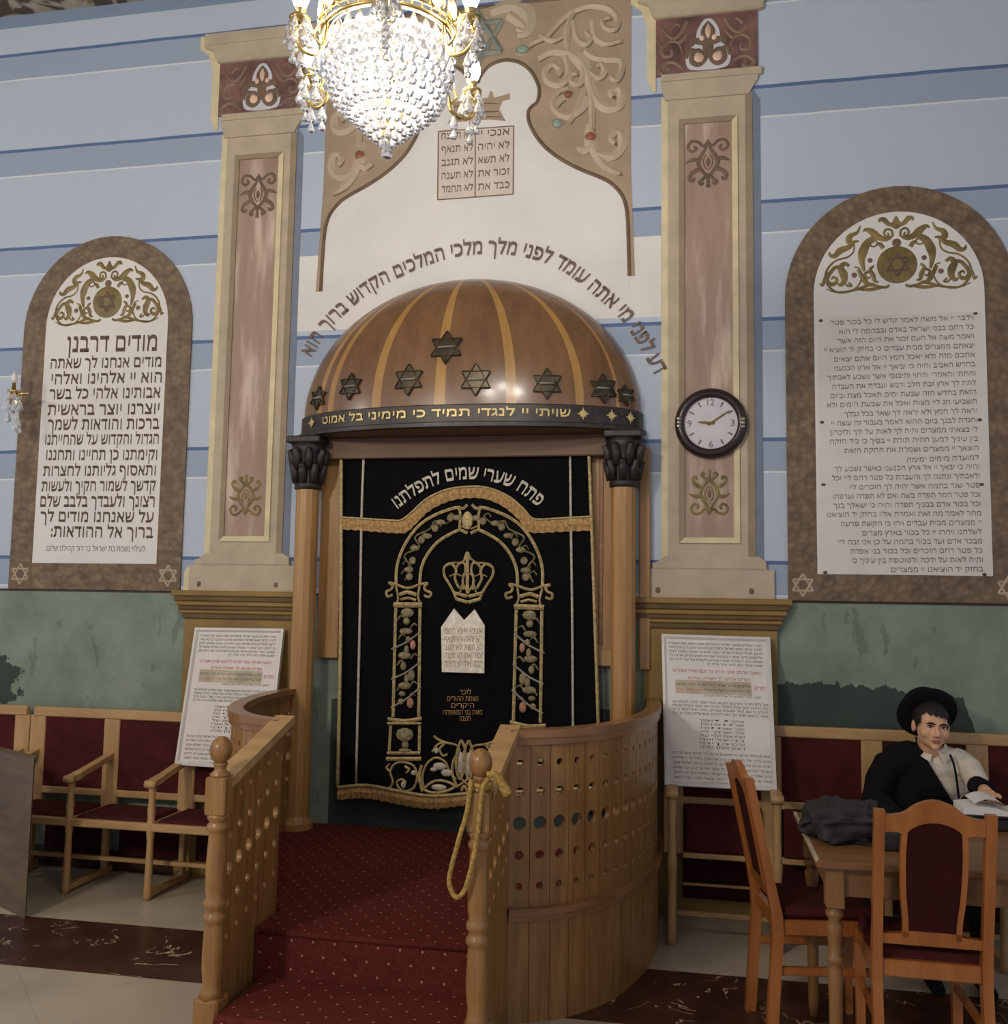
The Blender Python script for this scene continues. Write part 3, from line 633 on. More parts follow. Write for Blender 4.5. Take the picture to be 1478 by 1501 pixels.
# ------------------------------------------------------------------ the two arched prayer tablets
def tab_outline(x0, x1, z0, zt_, n=28):
    r = (x1-x0)/2; c = (x0+x1)/2; zs = zt_-r*1.03
    return [(x0, z0)] + [(x1, z0)] + [(c+r*math.cos(PI*k/n), zs+r*1.03*math.sin(PI*k/n)) for k in range(n+1)]
def tablet(xi0, xi1, zi0, zi1, fw, zo0, zo1, label):
    xc = (xi0+xi1)/2
    r = thing('prayer_tablet', (xc, 0, zo0), label, 'tablet', 'arched prayer tablets on the wall')
    m = MB(); o = tab_outline(xi0-fw, xi1+fw, zo0, zo1); m.prism(o, -.012, -.0005); bo = m.build('leaf_border', 'relief', r)
    m = MB(); i = tab_outline(xi0, xi1, zi0, zi1); m.prism(i, -.015, -.011); pn = m.build('white_panel', 'white', r)
    for x in (xi0-fw/2, xi1+fw/2):
        zc = (zo0+zi0)/2+.01; m = MB(); m.box(x-fw*.47, x+fw*.47, -.0135, -.0115, zc-fw*.5, zc+fw*.5); sq = m.build('corner_tile', 'tan_d', bo); m = MB()
        for up in (1, -1):
            P = [Vector((x+fw*.4*math.sin(2*PI*k/3), -.014, zc+up*fw*.4*math.cos(2*PI*k/3))) for k in range(4)]
            for a, b in zip(P, P[1:]): m.ribbon([a, b], .012, .005)
        m.build('corner_star', 'scroll', sq)
    # ornament: half described in units of the right-hand crop, mirrored
    s = (xi1-xi0)/585.0; zc = zi1-.0-200*s*1.0
    f = lambda u, v: Vector((xc+u*s*.93, -.0152, zc-v*s*.98))
    m = MB(); m.gem(f(0, 0), 70*s, 70*s, .006, 0, 28); med = m.build('medallion', 'olive', pn)
    m = MB()
    for up in (1, -1):
        P = [f(46*math.sin(2*PI*k/3), -up*46*math.cos(2*PI*k/3))+Vector((0, -.006, 0)) for k in range(4)]
        for a, b in zip(P, P[1:]): m.ribbon([a, b], 9*s, .004)
    m.build('medallion_star', 'tan_d', med)
    m = MB()
    def st(pts, w0, w1=None, wm=None): stroke(m, f, pts, w0*s, None if w1 is None else w1*s, None if wm is None else wm*s, .004, 0, 5, xc)
    st([(0, -152), (8, -165), (14, -150), (0, -138)], 4, 4, 12); st([(0, -188), (2, -165), (0, -145)], 3, 16, 22)
    st([(4, -150), (28, -158), (46, -176), (60, -176), (62, -166)], 12, 6, 20)
    st([(14, -108), (18, -132), (36, -138), (46, -124), (38, -110), (28, -116), (34, -124)], 9, 6, 9)
    st([(18, -108), (40, -100), (70, -112), (92, -132), (112, -142), (124, -134)], 8, 4, 30)
    st([(84, -104), (108, -90), (126, -55), (130, -20), (122, 20)], 22, 8, 34)
    st([(70, -88), (82, -100), (98, -92), (94, -76), (78, -76), (70, -88)], 6, 6, 6); st([(50, -66), (62, -82), (76, -84)], 16, 6, 16)
    st([(134, -158), (146, -132), (172, -120), (178, -98), (164, -92), (172, -76)], 4, 8, 24)
    st([(140, -98), (160, -96), (178, -78), (210, -66), (232, -46), (250, -50), (252, -62)], 6, 5, 26)
    st([(158, -92), (162, -58), (186, -38), (222, -30), (252, -8), (268, 24), (262, 62), (232, 92), (190, 96), (150, 78), (132, 40), (140, 8), (160, 0)], 6, 5, 9)
    st([(178, -4), (196, -14), (210, 2), (200, 26), (198, 52), (212, 68), (222, 60)], 10, 5, 30)
    st([(218, -4), (238, 4), (262, 40), (252, 62), (232, 60), (226, 44), (240, 36), (246, 46)], 14, 5, 16)
    st([(262, 16), (274, 46), (280, 66), (290, 58)], 10, 6, 12); st([(182, 60), (170, 72), (186, 72), (198, 56)], 8, 5, 8)
    st([(146, 10), (130, 40), (112, 66), (84, 70)], 12, 6, 20); st([(86, 0), (100, 14), (90, 36), (84, 58), (70, 62)], 8, 6, 18)
    st([(104, 20), (120, 30), (112, 46), (100, 42)], 10, 6, 10)
    st([(30, 76), (44, 84), (72, 80), (100, 72), (140, 84), (176, 92), (230, 94), (266, 80)], 10, 4, 12); st([(60, 84), (100, 90), (150, 88)], 10, 4, 14)
    m.build('arabesque', 'olive', pn)
    m = MB()
    for (u, v, rr) in ((0, -84, 16), (100, -22, 9), (-100, -22, 9), (160, 32, 10), (-160, 32, 10), (0, -146, 8)): m = MB(); m.gem(f(u, v)+Vector((0, -.001, 0)), rr*s, rr*s, .004); m.build('painted_dot', 'maroon_dot', pn)
    return r, pn
TL, TLP = tablet(-3.943, -3.114, 1.769, 3.655, .157, 1.612, 3.79, 'arched tablet left of the ark with large brown Hebrew prayer')
TR, TRP = tablet(.623, 1.458, 1.748, 3.645, .145, 1.612, 3.785, 'arched tablet right of the clock with small grey Hebrew print')
c5 = crop(*C5, Y=-.0153)
m = MB()
Ltxt = [('מודים דרבנן', 258, 492, 605, 486, .135), ('מודים אנחנו לך שאתה', 195, 556, 622, 549, .085), ('הוא יי אלהינו ואלהי', 198, 617, 624, 609, .088), ('אבותינו אלהי כל בשר', 190, 675, 618, 668, .088), ('יוצרנו יוצר בראשית', 184, 736, 614, 731, .09), ('ברכות והודאות לשמך', 184, 793, 614, 789, .09),
        ('הגדול והקדוש על שהחייתנו', 174, 850, 612, 847, .085), ('וקימתנו כן תחיינו ותחננו', 178, 909, 606, 908, .085), ('ותאסוף גליותנו לחצרות', 166, 971, 600, 968, .085), ('קדשך לשמור חקיך ולעשות', 160, 1030, 600, 1028, .085), ('רצונך ולעבדך בלבב שלם', 155, 1089, 596, 1090, .09), ('על שאנחנו מודים לך', 155, 1146, 592, 1150, .085), ('ברוך אל ההודאות:', 196, 1205, 590, 1210, .09)]
for s, x0, y0, x1, y1, h in Ltxt: text_line(m, s, c5(x0, y0-4), c5(x1, y1-4), h*.66, heavy=.065)
text_line(m, 'לעילוי נשמת בת ישראל בר דוד קהילת שלום', c5(180, 1257), c5(560, 1260), .03, off=.012)
m.build('lettering', 'ink', TLP)
c7 = crop(*C7, Y=-.0165)
m = MB(); q = [c7(233, 480), c7(802, 462), c7(832, 1372), c7(236, 1362)]; m.prism([(p.x, p.z) for p in q], -.0163, -.0149); sh = m.build('pinned_sheet', 'paper', TRP)
m = MB()
for (u, v) in ((243, 493), (775, 468), (247, 842), (790, 834), (252, 1057), (797, 1056), (258, 1359), (806, 1366)): m = MB(); m.gem(c7(u, v), .011, .008, .006, 0, 10); m.build('pin', 'ink3', sh)
Rt = '''וידבר יי אל משה לאמר קדש לי כל בכור פטר|275
כל רחם בבני ישראל באדם ובבהמה לי הוא|306
ויאמר משה אל העם זכור את היום הזה אשר|302
יצאתם ממצרים מבית עבדים כי בחזק יד הוציא יי|254
אתכם מזה ולא יאכל חמץ היום אתם יצאים|289
בחדש האביב והיה כי יביאך יי אל ארץ הכנעני|289
והחתי והאמרי והחוי והיבוסי אשר נשבע לאבתיך|265
לתת לך ארץ זבת חלב ודבש ועבדת את העבדה|283
הזאת בחדש הזה שבעת ימים תאכל מצת וביום|277
השביעי חג ליי מצות יאכל את שבעת הימים ולא|265
יראה לך חמץ ולא יראה לך שאר בכל גבלך|324
והגדת לבנך ביום ההוא לאמר בעבור זה עשה יי|280
לי בצאתי ממצרים והיה לך לאות על ידך ולזכרון|275
בין עיניך למען תהיה תורת יי בפיך כי ביד חזקה|275
הוצאך יי ממצרים ושמרת את החקה הזאת|324
למועדה מימים ימימה|540
והיה כי יבאך יי אל ארץ הכנעני כאשר נשבע לך|290
ולאבתיך ונתנה לך והעברת כל פטר רחם ליי וכל|282
פטר שגר בהמה אשר יהיה לך הזכרים ליי|342
וכל פטר חמר תפדה בשה ואם לא תפדה וערפתו|285
וכל בכור אדם בבניך תפדה והיה כי ישאלך בנך|286
מחר לאמר מה זאת ואמרת אליו בחזק יד הוציאנו|265
יי ממצרים מבית עבדים ויהי כי הקשה פרעה|312
לשלחנו ויהרג יי כל בכור בארץ מצרים|386
מבכר אדם ועד בכור בהמה על כן אני זבח ליי|302
כל פטר רחם הזכרים וכל בכור בני אפדה|346
והיה לאות על ידכה ולטוטפת בין עיניך כי|350
בחזק יד הוציאנו יי ממצרים|485'''.split('\n')
m = MB()
for i, row in enumerate(Rt):
    s, xl = row.split('|'); y0 = 505+i*31.45; xr_ = 768+i*1.25
    text_line(m, s, c7(float(xl), y0+3), c7(xr_, y0-16+i*.62), .0215, heavy=.06)
m.build('lettering', 'ink2', sh)
# ================================================================== PLATFORM, ARK, CURTAIN, BALUSTRADES
def proj(P):
    v = Vector(P)-EYE; c = v.dot(FWD); return 739+F*v.dot(RIGHT)/c, 750.5-F*v.dot(UP)/c
BX, ZP = -1.18, 0.34
CURVE = [(-.70, -1.45), (-.58, -1.40), (-.46, -1.31), (-.32, -1.115), (-.21, -.777), (-.175, -.42), (-.20, -.012)]
def curve_pts(sg, n=60):
    P = cat([(x, y, 0) for x, y in CURVE], 8); P = resample(P, n)
    return [Vector((p.x if sg > 0 else 2*BX-p.x, p.y, 0)) for p in P]
def offset(P, d, sg):                                          # + is outwards
    out = []
    for i, p in enumerate(P):
        t = (P[min(i+1, len(P)-1)]-P[max(i-1, 0)]).normalized(); nrm = Vector((-t.y, t.x, 0))*(-1 if sg > 0 else 1)
        out.append(p+nrm*d)
    return out
m = MB(); L = offset(curve_pts(-1, 30), -.024, -1); Rr = offset(curve_pts(1, 30), -.024, 1)
L = [p for p in L if p.y > -1.42]; Rr = [p for p in Rr if p.y > -1.42]
poly = [(p.x, p.y) for p in L[::-1]]+[(BX-.455, -1.42), (BX-.455, -1.65), (BX+.455, -1.65), (BX+.455, -1.42)]+[(p.x, p.y) for p in Rr]
poly = [(x, min(y, -.004)) for x, y in poly]
m.slab(poly, 0.0, ZP); m.bbox(BX-.43, BX+.43, -2.02, -1.64, 0, ZP/2, .012)
m.tube([(BX-.44, -1.645, ZP-.012), (BX+.44, -1.645, ZP-.012)], .012, 8)
props(m.build('carpeted_platform', 'carpet'), 'red dotted carpet platform with steps leading up to the ark', 'platform')

# ------------------------------------------------------------------ ark
ark = thing('torah_ark', (XC, 0, ZP), 'wooden ark with brown domed canopy on two dark capped columns', 'ark')
DA, DB, DC, DZ = .965, .36, .795, 2.60
def dome_pt(ph, th, k=0.0): return Vector((XC+(DA+k)*math.sin(ph)*math.cos(th), -(DB+k)*math.cos(ph)*math.cos(th), DZ+(DC+k)*math.sin(th)))
def phi_at(px):
    best = min((abs(proj(dome_pt(math.radians(a/4), 0))[0]-px), a/4) for a in range(-352, 353)); return math.radians(best[1])
sw = .030
edges = []
for px in (468, 484, 551, 644, 750, 850, 906): c = phi_at(px); edges.append((c-sw*(1.0 if abs(c) < 1 else .6), c+sw*(1.0 if abs(c) < 1 else .6)))
phs = sorted(set([-PI/2+PI*k/48 for k in range(49)]+[e for ab in edges for e in ab]))
ths = [PI/2*k/24 for k in range(24)]+[PI/2-.004]
m = MB(); n = len(phs)
vs = [dome_pt(p, t) for t in ths for p in phs]; fl = []; fd = []
for i in range(len(ths)-1):
    for j in range(n-1):
        mid = (phs[j]+phs[j+1])/2; q = (i*n+j, i*n+j+1, (i+1)*n+j+1, (i+1)*n+j)
        (fl if any(a < mid < b for a, b in edges) else fd).append(q)
m.v = vs; m.f = fd+fl; m.mi = [0]*len(fd)+[1]*len(fl); m.sm = [True]*len(m.f); m.norec = True
dome = m.build('dome', ['dome', 'dome_l'], ark)
def on_dome(px, py):
    d = ray(px, py); o = EYE-Vector((XC, 0, DZ)); S = Vector((1/DA, 1/DB, 1/DC))
    ds = Vector([a*b for a, b in zip(d, S)]); os_ = Vector([a*b for a, b in zip(o, S)])
    a, b, c = ds.dot(ds), 2*ds.dot(os_), os_.dot(os_)-1; D = b*b-4*a*c
    if D < 0: return None
    p = EYE+d*((-b-math.sqrt(D))/(2*a)); q = p-Vector((XC, 0, DZ))
    return p, Vector((q.x/DA**2, q.y/DB**2, q.z/DC**2)).normalized()
for px, py, R_, rot in ((655, 510, .098, 0), (515, 567, .078, .05), (600, 557, .09, 0), (698, 557, .09, 0), (802, 563, .085, 0), (884, 570, .082, -.05), (468, 584, .07, .1), (917, 580, .06, -.1)):
    h = on_dome(px, py)
    if not h: continue
    p, nn = h; side = Vector((0, 0, 1)).cross(nn).normalized(); up = nn.cross(side); m = MB()
    ring = [p+nn*.010+side*(math.sin(a)*r)+up*(math.cos(a)*r) for k in range(12) for a, r in [(2*PI*k/12+rot, R_ if k % 2 == 0 else R_*.577)]]
    back = [v-nn*.012 for v in ring]; m.add(ring+back, [tuple(range(12))]+[(k, (k+1) % 12, 12+(k+1) % 12, 12+k) for k in range(12)])
    for tri in (0, 2):
        q = [ring[(tri+4*k) % 12]+nn*.003 for k in range(3)]
        for a, b in zip(q, q[1:]+q[:1]): m.tube([a.lerp(b, .03), b.lerp(a, .03)], .0028, 5, 1)
    m.tube([p+nn*.013-side*R_*.45, p+nn*.013+side*R_*.45], .011, 6, 2, flat=.5)
    m.build('star', ['metal_d', 'metal_d', 'silver'], dome)
m = MB(); prof = [(0, 2.61), (.012, 2.603), (.014, 2.515), (.030, 2.508), (.030, 2.488), (.01, 2.482)]
A = [-PI/2+PI*k/64 for k in range(65)]
vs = [Vector((XC+(DA+o)*math.sin(a), -(DB+o)*math.cos(a), z)) for o, z in prof for a in A]; fs = [(i*65+j, i*65+j+1, (i+1)*65+j+1, (i+1)*65+j) for i in range(len(prof)-1) for j in range(64)]
m.v = vs; m.f = fs; m.mi = [0]*len(fs); m.sm = [False]*len(fs); m.norec = True
bd = m.build('dark_band', 'band', ark)
m = MB(); p0, p1 = phi_at(478), phi_at(834)
def bandfn(u, v, w_):
    a = p0+(p1-p0)*u; return Vector((XC+(DA+.018)*math.sin(a), -(DB+.018)*math.cos(a), 2.543+v*.036))
text_map(m, 'שויתי יי לנגדי תמיד כי מימיני בל אמוט', bandfn, heavy=.06); m.build('gold_lettering', 'goldpaint', bd)
m = MB()
for px in (462, 852, 893, 920):
    a = phi_at(px); p = Vector((XC+(DA+.016)*math.sin(a), -(DB+.016)*math.cos(a), 2.56)); nn = Vector((math.sin(a)/DA, -math.cos(a)/DB, 0)).normalized(); s_ = Vector((0, 0, 1)).cross(nn)
    ring = [p+nn*.004+s_*(math.sin(PI*k/8)*r)+Vector((0, 0, math.cos(PI*k/8)*r)) for k in range(16) for r in [.034 if k % 4 == 0 else (.016 if k % 2 else .022)]]; m = MB(); m.add(ring, [tuple(range(16))]); m.build('rosette', 'goldpaint', bd)
m = MB(); m.slab([(XC+(DA+.008)*math.sin(a), -(DB+.008)*math.cos(a)) for a in A], 2.484, 2.5); m.build('soffit', 'soffit', ark)
m = MB(); m.bbox(-2.045, -.44, -.115, -.085, 2.365, 2.485, .006); m.build('fascia', 'soffit', ark)
for cx in (XC-.875, XC+.885):
    m = MB(); y = -.150
    prof = [(.088, ZP), (.088, ZP+.035), (.075, ZP+.05), (.066, ZP+.07), (.064, 2.19)]
    m.lathe(prof, (cx, y, 0), 12, 0, False, Matrix.Rotation(PI/12, 3, 'Z')); col = m.build('column', 'wood_col', ark)
    m = MB(); m.lathe([(.066, 2.185), (.076, 2.19), (.076, 2.215), (.067, 2.225), (.070, 2.26), (.074, 2.33), (.085, 2.40), (.10, 2.44)], (cx, y, 0), 20)
    for ti, (za, hh, rr) in enumerate(((2.225, .10, .070), (2.30, .11, .078))):
        for k in range(8):
            a = 2*PI*(k+.5*ti)/8; d = Vector((math.cos(a), math.sin(a), 0)); c0 = Vector((cx, y, za))
            m.tube([c0+d*rr, c0+d*(rr+.01)+Vector((0, 0, hh*.6)), c0+d*(rr+.028)+Vector((0, 0, hh*.95)), c0+d*(rr+.04)+Vector((0, 0, hh*.85))], [.022, .026, .018, .008], 6)
    m.bbox(cx-.10, cx+.10, y-.10, y+.10, 2.44, 2.48, .008); m.build('capital', 'capital', col)
for nm, x0, x1, z0, z1, y0 in (('side_board', -2.085, -1.955, 1.25, 2.375, -.04), ('side_board', -.545, -.43, 1.33, 2.375, -.04), ('side_board', -.285, -.228, 1.237, 2.41, -.048)):
    m = MB(); m.bbox(x0, x1, y0, -.0005, z0, z1, .005); m.build(nm, 'wood_col', ark)
m = MB(); m.bbox(-.535, -.40, -.05, -.0005, 1.25, 1.335, .005); m.build('end_block', 'bench', ark)
m = MB(); m.bbox(-.50, -.475, -.045, -.0005, 1.36, 2.375, .004); m.build('trim_strip', 'wood_h', ark)

# ------------------------------------------------------------------ curtain
CY = -.075
cu = thing('ark_curtain', (-1.24, CY, .46), 'black velvet ark curtain embroidered in gold with crown and tablets', 'curtain')
c8 = crop(*C8, Y=CY-.014); MX = c8(583, 700).x
NX, NZ = 90, 40; m = MB(); vs = []
for j in range(NZ+1):
    f = j/NZ; z = 2.378+(.50-2.378)*f; xl = -1.962+.045*f; xr_ = -.557+.07*f
    for i in range(NX+1):
        u = i/NX; x = xl+(xr_-xl)*u; y = CY+.006*math.sin(u*42+f*1.3)*(.3+.7*f)+.003*math.sin(u*17+2)-.002
        vs.append((x, y, z+.006*math.sin(u*9)*f*f))
fs = [(j*(NX+1)+i, j*(NX+1)+i+1, (j+1)*(NX+1)+i+1, (j+1)*(NX+1)+i) for j in range(NZ) for i in range(NX)]
m.add(vs, fs, 0, True); m.norec = True; m.build('velvet_panel', 'velvet', cu)
m = MB(); m.tube(cat([c8(104, 70), c8(104, 300), c8(103, 700), c8(98, 1000), c8(90, 1330)], 5), .011, 6); m.build('edge_cord', 'goldth', cu); m = MB()
m.tube(cat([c8(1044, 60), c8(1055, 350), c8(1065, 640), c8(1080, 1100), c8(1085, 1300)], 5), .010, 6); m.build('edge_cord', 'goldth', cu)
m = MB(); m.tube(cat([c8(190, 70), c8(182, 300), c8(175, 700), c8(160, 1330)], 4), .0075, 6); m.build('stripe_cord', 'silverth', cu); m = MB(); m.tube(cat([c8(973, 70), c8(976, 350), c8(981, 700), c8(985, 1330)], 4), .0075, 6); m.build('stripe_cord', 'silverth', cu)
def band_strip(mb, T, B, y, ny=.006, amp=.0, mi=0):
    T = resample(cat(T, 6), 120); B = resample(cat(B, 6), 120); vs = []
    for k, (a, b) in enumerate(zip(T, B)):
        dy = amp*math.sin(k*2.4); vs += [Vector((a.x, y, a.z)), Vector((.5*(a.x+b.x), y-ny+dy, .5*(a.z+b.z))), Vector((b.x, y-ny*.3+dy, b.z+amp*math.sin(k*1.7)))]
    fs = []
    for k in range(119):
        a = k*3; b = a+3; fs += [(a, b, b+1, a+1), (a+1, b+1, b+2, a+2)]
    mb.add(vs, fs, mi)
T = [c8(*q) for q in ((105, 306), (200, 312), (300, 318), (335, 316), (375, 285), (430, 236), (500, 203), (580, 190), (660, 194), (740, 227), (800, 277), (835, 312), (930, 310), (1055, 303))]
B = [c8(*q) for q in ((105, 352), (200, 358), (300, 366), (350, 364), (385, 335), (440, 282), (510, 247), (580, 234), (650, 237), (720, 266), (780, 318), (815, 362), (930, 362), (1055, 356))]
m = MB(); band_strip(m, T, B, CY-.016, .010, .0025); vf = m.build('valance_fringe', 'fringe', cu)
m = MB(); m.tube([p+Vector((0, -.006, 0)) for p in resample(cat(T, 6), 90)], .006, 6); m.build('fringe_heading', 'goldth', vf)
m = MB(); T = [c8(*q) for q in ((92, 1330), (200, 1322), (330, 1345), (450, 1362), (600, 1352), (800, 1345), (1085, 1330))]; B = [c8(*q) for q in ((90, 1378), (200, 1372), (330, 1396), (450, 1412), (600, 1396), (800, 1392), (1088, 1378))]
band_strip(m, T, B, CY-.012, .012, .003); bf = m.build('bottom_fringe', 'fringe', cu)
m = MB(); m.tube([p+Vector((0, -.004, 0)) for p in resample(cat(T, 6), 90)], .010, 6); m.build('fringe_heading', 'goldth', bf)
# embroidered gate: arch, columns, bases
m = MB()
def em(pts, w0, w1=None, wm=None, d=.006, mir=True, mb=None): stroke(mb or m, c8, pts, w0, w0 if w1 is None else w1, wm, d, 0, 6, MX if mir else None)
em([(312, 558), (316, 490), (340, 420), (390, 346), (450, 302), (520, 274), (552, 268)], .017); em([(402, 558), (408, 500), (430, 448), (470, 400), (520, 368), (556, 352)], .017)
em([(550, 268), (556, 300), (553, 350)], .014); em([(553, 352), (583, 366)], .016); em([(550, 268), (566, 272), (583, 258)], .016)
em([(560, 340), (583, 350)], .01)
ea = m.build('embroidered_arch', 'goldth', cu)
m = MB(); r_ = random.Random(3)
for k in range(1, 11):                                         # vine inside the arch
    a = PI/2+k*PI/2/10.5; u = 583+227*math.cos(a); v = 556-247*math.sin(a)*1.02
    for sg in (1, -1):
        p = c8(583+sg*(u-583)+r_.uniform(-8, 8), v+r_.uniform(-8, 8)); m.gem(p, .020+.008*(k % 2), .016+.006*((k+1) % 2), .008, 0, 9)
em([(345, 545), (370, 500), (345, 450), (400, 420), (385, 380), (440, 350), (460, 320), (500, 330), (540, 300)], .010, .008)
for (u, v) in ((345, 520), (350, 485), (378, 425), (420, 380), (470, 335), (520, 305)): em([(u-12, v), (u, v-14), (u+14, v-4), (u+8, v+8)], .008)
m.build('vine', 'leafth', ea)
m = MB(); m.gem(c8(583, 318), .030, .05, .010, 0, 16); m.build('keystone_bud', 'goldth', ea)
for side in (0, 1):
    m = MB(); mm = MB(); ml = MB(); mp = MB(); ms = MB()
    def one(mb, pts, w, w1=None, wm=None, d=.006):
        P = cat([c8(*q) for q in pts], 6)
        if side: P = [Vector((2*MX-p.x, p.y, p.z)) for p in P]
        mb.ribbon(P, taper(len(P), w, w if w1 is None else w1, wm), d)
    def blob(mb, u, v, a, b):
        p = c8(u, v); p = Vector((2*MX-p.x, p.y, p.z)) if side else p; mb.gem(p, a*.00145, b*.00145, .009, 0, 10)
    one(m, [(311, 650), (306, 850), (301, 1062)], .017); one(m, [(403, 650), (401, 850), (398, 1062)], .017)
    one(m, [(303, 638), (412, 638)], .028, d=.010)
    one(m, [(300, 600), (280, 606), (276, 588), (292, 580), (300, 566), (285, 554), (312, 560), (355, 574), (405, 560), (432, 556), (420, 570), (426, 584), (444, 592), (438, 608), (418, 602)], .014)
    one(m, [(312, 566), (320, 610), (316, 628)], .012); one(m, [(402, 566), (396, 605), (402, 628)], .012); one(m, [(325, 600), (355, 590), (390, 600)], .02); one(m, [(330, 618), (358, 612), (388, 620)], .014)
    one(m, [(280, 1070), (345, 1078), (410, 1068)], .020, d=.009); one(m, [(280, 1088), (408, 1088)], .016, d=.009)
    one(m, [(292, 1096), (286, 1192)], .016); one(m, [(402, 1096), (400, 1192)], .016)
    one(m, [(278, 1200), (405, 1200)], .018, d=.01); one(m, [(275, 1222), (408, 1222)], .022, d=.01)
    col = m.build('embroidered_column', 'goldth', cu)
    for a, b in (((296, 806), (408, 738)), ((296, 920), (408, 852)), ((294, 1028), (408, 948))): one(ms, [a, ((a[0]+b[0])/2, (a[1]+b[1])/2+8), b], .011, d=.011)
    ms.build('twisted_ribbon', 'silverth', col)
    for (u, v, a, b) in ((355, 668, 26, 18), (352, 700, 14, 14), (350, 738, 26, 12), (358, 770, 10, 14), (345, 830, 26, 14), (352, 810, 10, 20), (370, 905, 14, 22), (345, 945, 26, 14), (352, 920, 10, 20), (335, 975, 14, 10), (330, 1005, 12, 12), (340, 870, 12, 16)): blob(ml, u, v, a, b)
    for u, v in ((330, 690), (380, 720), (335, 760), (382, 835), (330, 860), (378, 940), (330, 955), (372, 985)): one(ml, [(u-14, v+8), (u, v-10), (u+14, v-2)], .008, .003, .012)
    for (u, v, a, b) in ((345, 1130, 34, 26), (347, 1170, 14, 14), (347, 1190, 26, 8)): blob(ml, u, v, a, b)
    ml.build('leaf_embroidery', 'leafth', col)
    for (u, v, a, b) in ((376, 790, 11, 18), (366, 1010, 14, 20)): blob(mp, u, v, a, b)
    mp.build('fruit_embroidery', 'pinkth', col)
m = MB()
em([(282, 1340), (300, 1310), (290, 1270), (310, 1240), (345, 1236), (380, 1250), (392, 1290), (380, 1330), (350, 1345), (325, 1335), (315, 1310), (335, 1300), (350, 1312)], .012)
em([(290, 1270), (276, 1255), (290, 1240)], .012, .006); em([(410, 1245), (400, 1290), (412, 1345)], .016); em([(345, 1250), (362, 1262), (350, 1276)], .014, .008)
em([(420, 1340), (412, 1290), (430, 1240), (465, 1218), (500, 1235), (515, 1270), (540, 1300)], .012); em([(455, 1135), (475, 1150), (500, 1160), (540, 1170), (555, 1190)], .013, .01); em([(555, 1190), (530, 1230), (526, 1280), (545, 1330)], .014)
em([(450, 1195), (470, 1168), (500, 1160), (478, 1185), (490, 1210), (508, 1204)], .012); em([(415, 1338), (450, 1310), (490, 1305), (535, 1325), (500, 1345), (450, 1350), (415, 1338)], .014)
em([(560, 1150), (545, 1190), (540, 1250), (555, 1300), (572, 1250), (575, 1190), (560, 1150)], .014); em([(540, 1330), (570, 1310), (583, 1300)], .012); em([(560, 1345), (572, 1325), (583, 1340)], .012)
em([(575, 1175), (583, 1160)], .012)
fl_ = m.build('flourish', 'goldth', cu)
m = MB()
for (u, v, a, b) in ((478, 1250, 26, 14), (505, 1275, 22, 14), (455, 1262, 14, 8), (475, 1330, 30, 12), (558, 1240, 12, 44), (380, 1275, 12, 10), (465, 1190, 10, 12), (340, 1320, 10, 14)):
    for sg in (1, -1): p = c8(u, v); m.gem(Vector((MX+sg*(p.x-MX), p.y, p.z)), a*.00145, b*.00145, .008, 0, 10)
m.build('flower_embroidery', 'silverth', fl_)
m = MB()
em([(505, 490), (530, 478), (556, 478), (583, 460)], .010); em([(515, 530), (540, 520), (560, 528), (583, 520)], .008); em([(532, 592), (583, 606)], .018); em([(538, 614), (583, 628)], .018); em([(532, 592), (540, 615)], .014)
em([(532, 592), (515, 560), (497, 530), (494, 500), (512, 482), (530, 488), (540, 510), (536, 540), (552, 575)], .014); em([(540, 500), (552, 482), (570, 480), (576, 505), (566, 540), (568, 580)], .013); em([(583, 450), (583, 595)], .018, mir=False); em([(572, 466), (583, 440), (594, 466)], .014, mir=False); em([(555, 590), (565, 560), (583, 590)], .010)
m.build('embroidered_crown', 'goldth', cu)
m = MB(); q = [(485, 722), (488, 892), (648, 897), (650, 716), (612, 655), (572, 696), (534, 652)]; m.prism([(c8(*p).x, c8(*p).z) for p in q], CY-.026, CY-.012); pq = m.build('silver_tablets', 'plaque', cu)
m = MB(); c8b = crop(*C8, Y=CY-.0265)
for i, (a, b) in enumerate(rows): text_line(m, a, c8b(572, 748+i*31), c8b(640, 748+i*31), .030, off=.02); text_line(m, b, c8b(496, 748+i*31), c8b(562, 748+i*31), .030, off=.02)
m.build('lettering', 'fringe', pq)
m = MB(); text_path(m, 'פתח שערי שמים לתפלתנו', [c8(*q) for q in ((318, 272), (370, 232), (430, 196), (500, 170), (560, 160), (620, 160), (690, 172), (750, 192), (805, 226), (850, 264))], .060, heavy=.06); m.build('arched_lettering', 'silverth', cu)
m = MB()
for s, u0, u1, v in (('לזכר', 553, 597, 978), ('נשמת ההורים', 507, 624, 1002), ('היקרים', 522, 608, 1028), ('מאת בני המשפחה', 490, 638, 1054), ('תנצבה', 553, 594, 1078)): text_line(m, s, c8(u0, v), c8(u1, v), .024, off=.03)
m.build('dedication_lettering', 'fringe', cu)

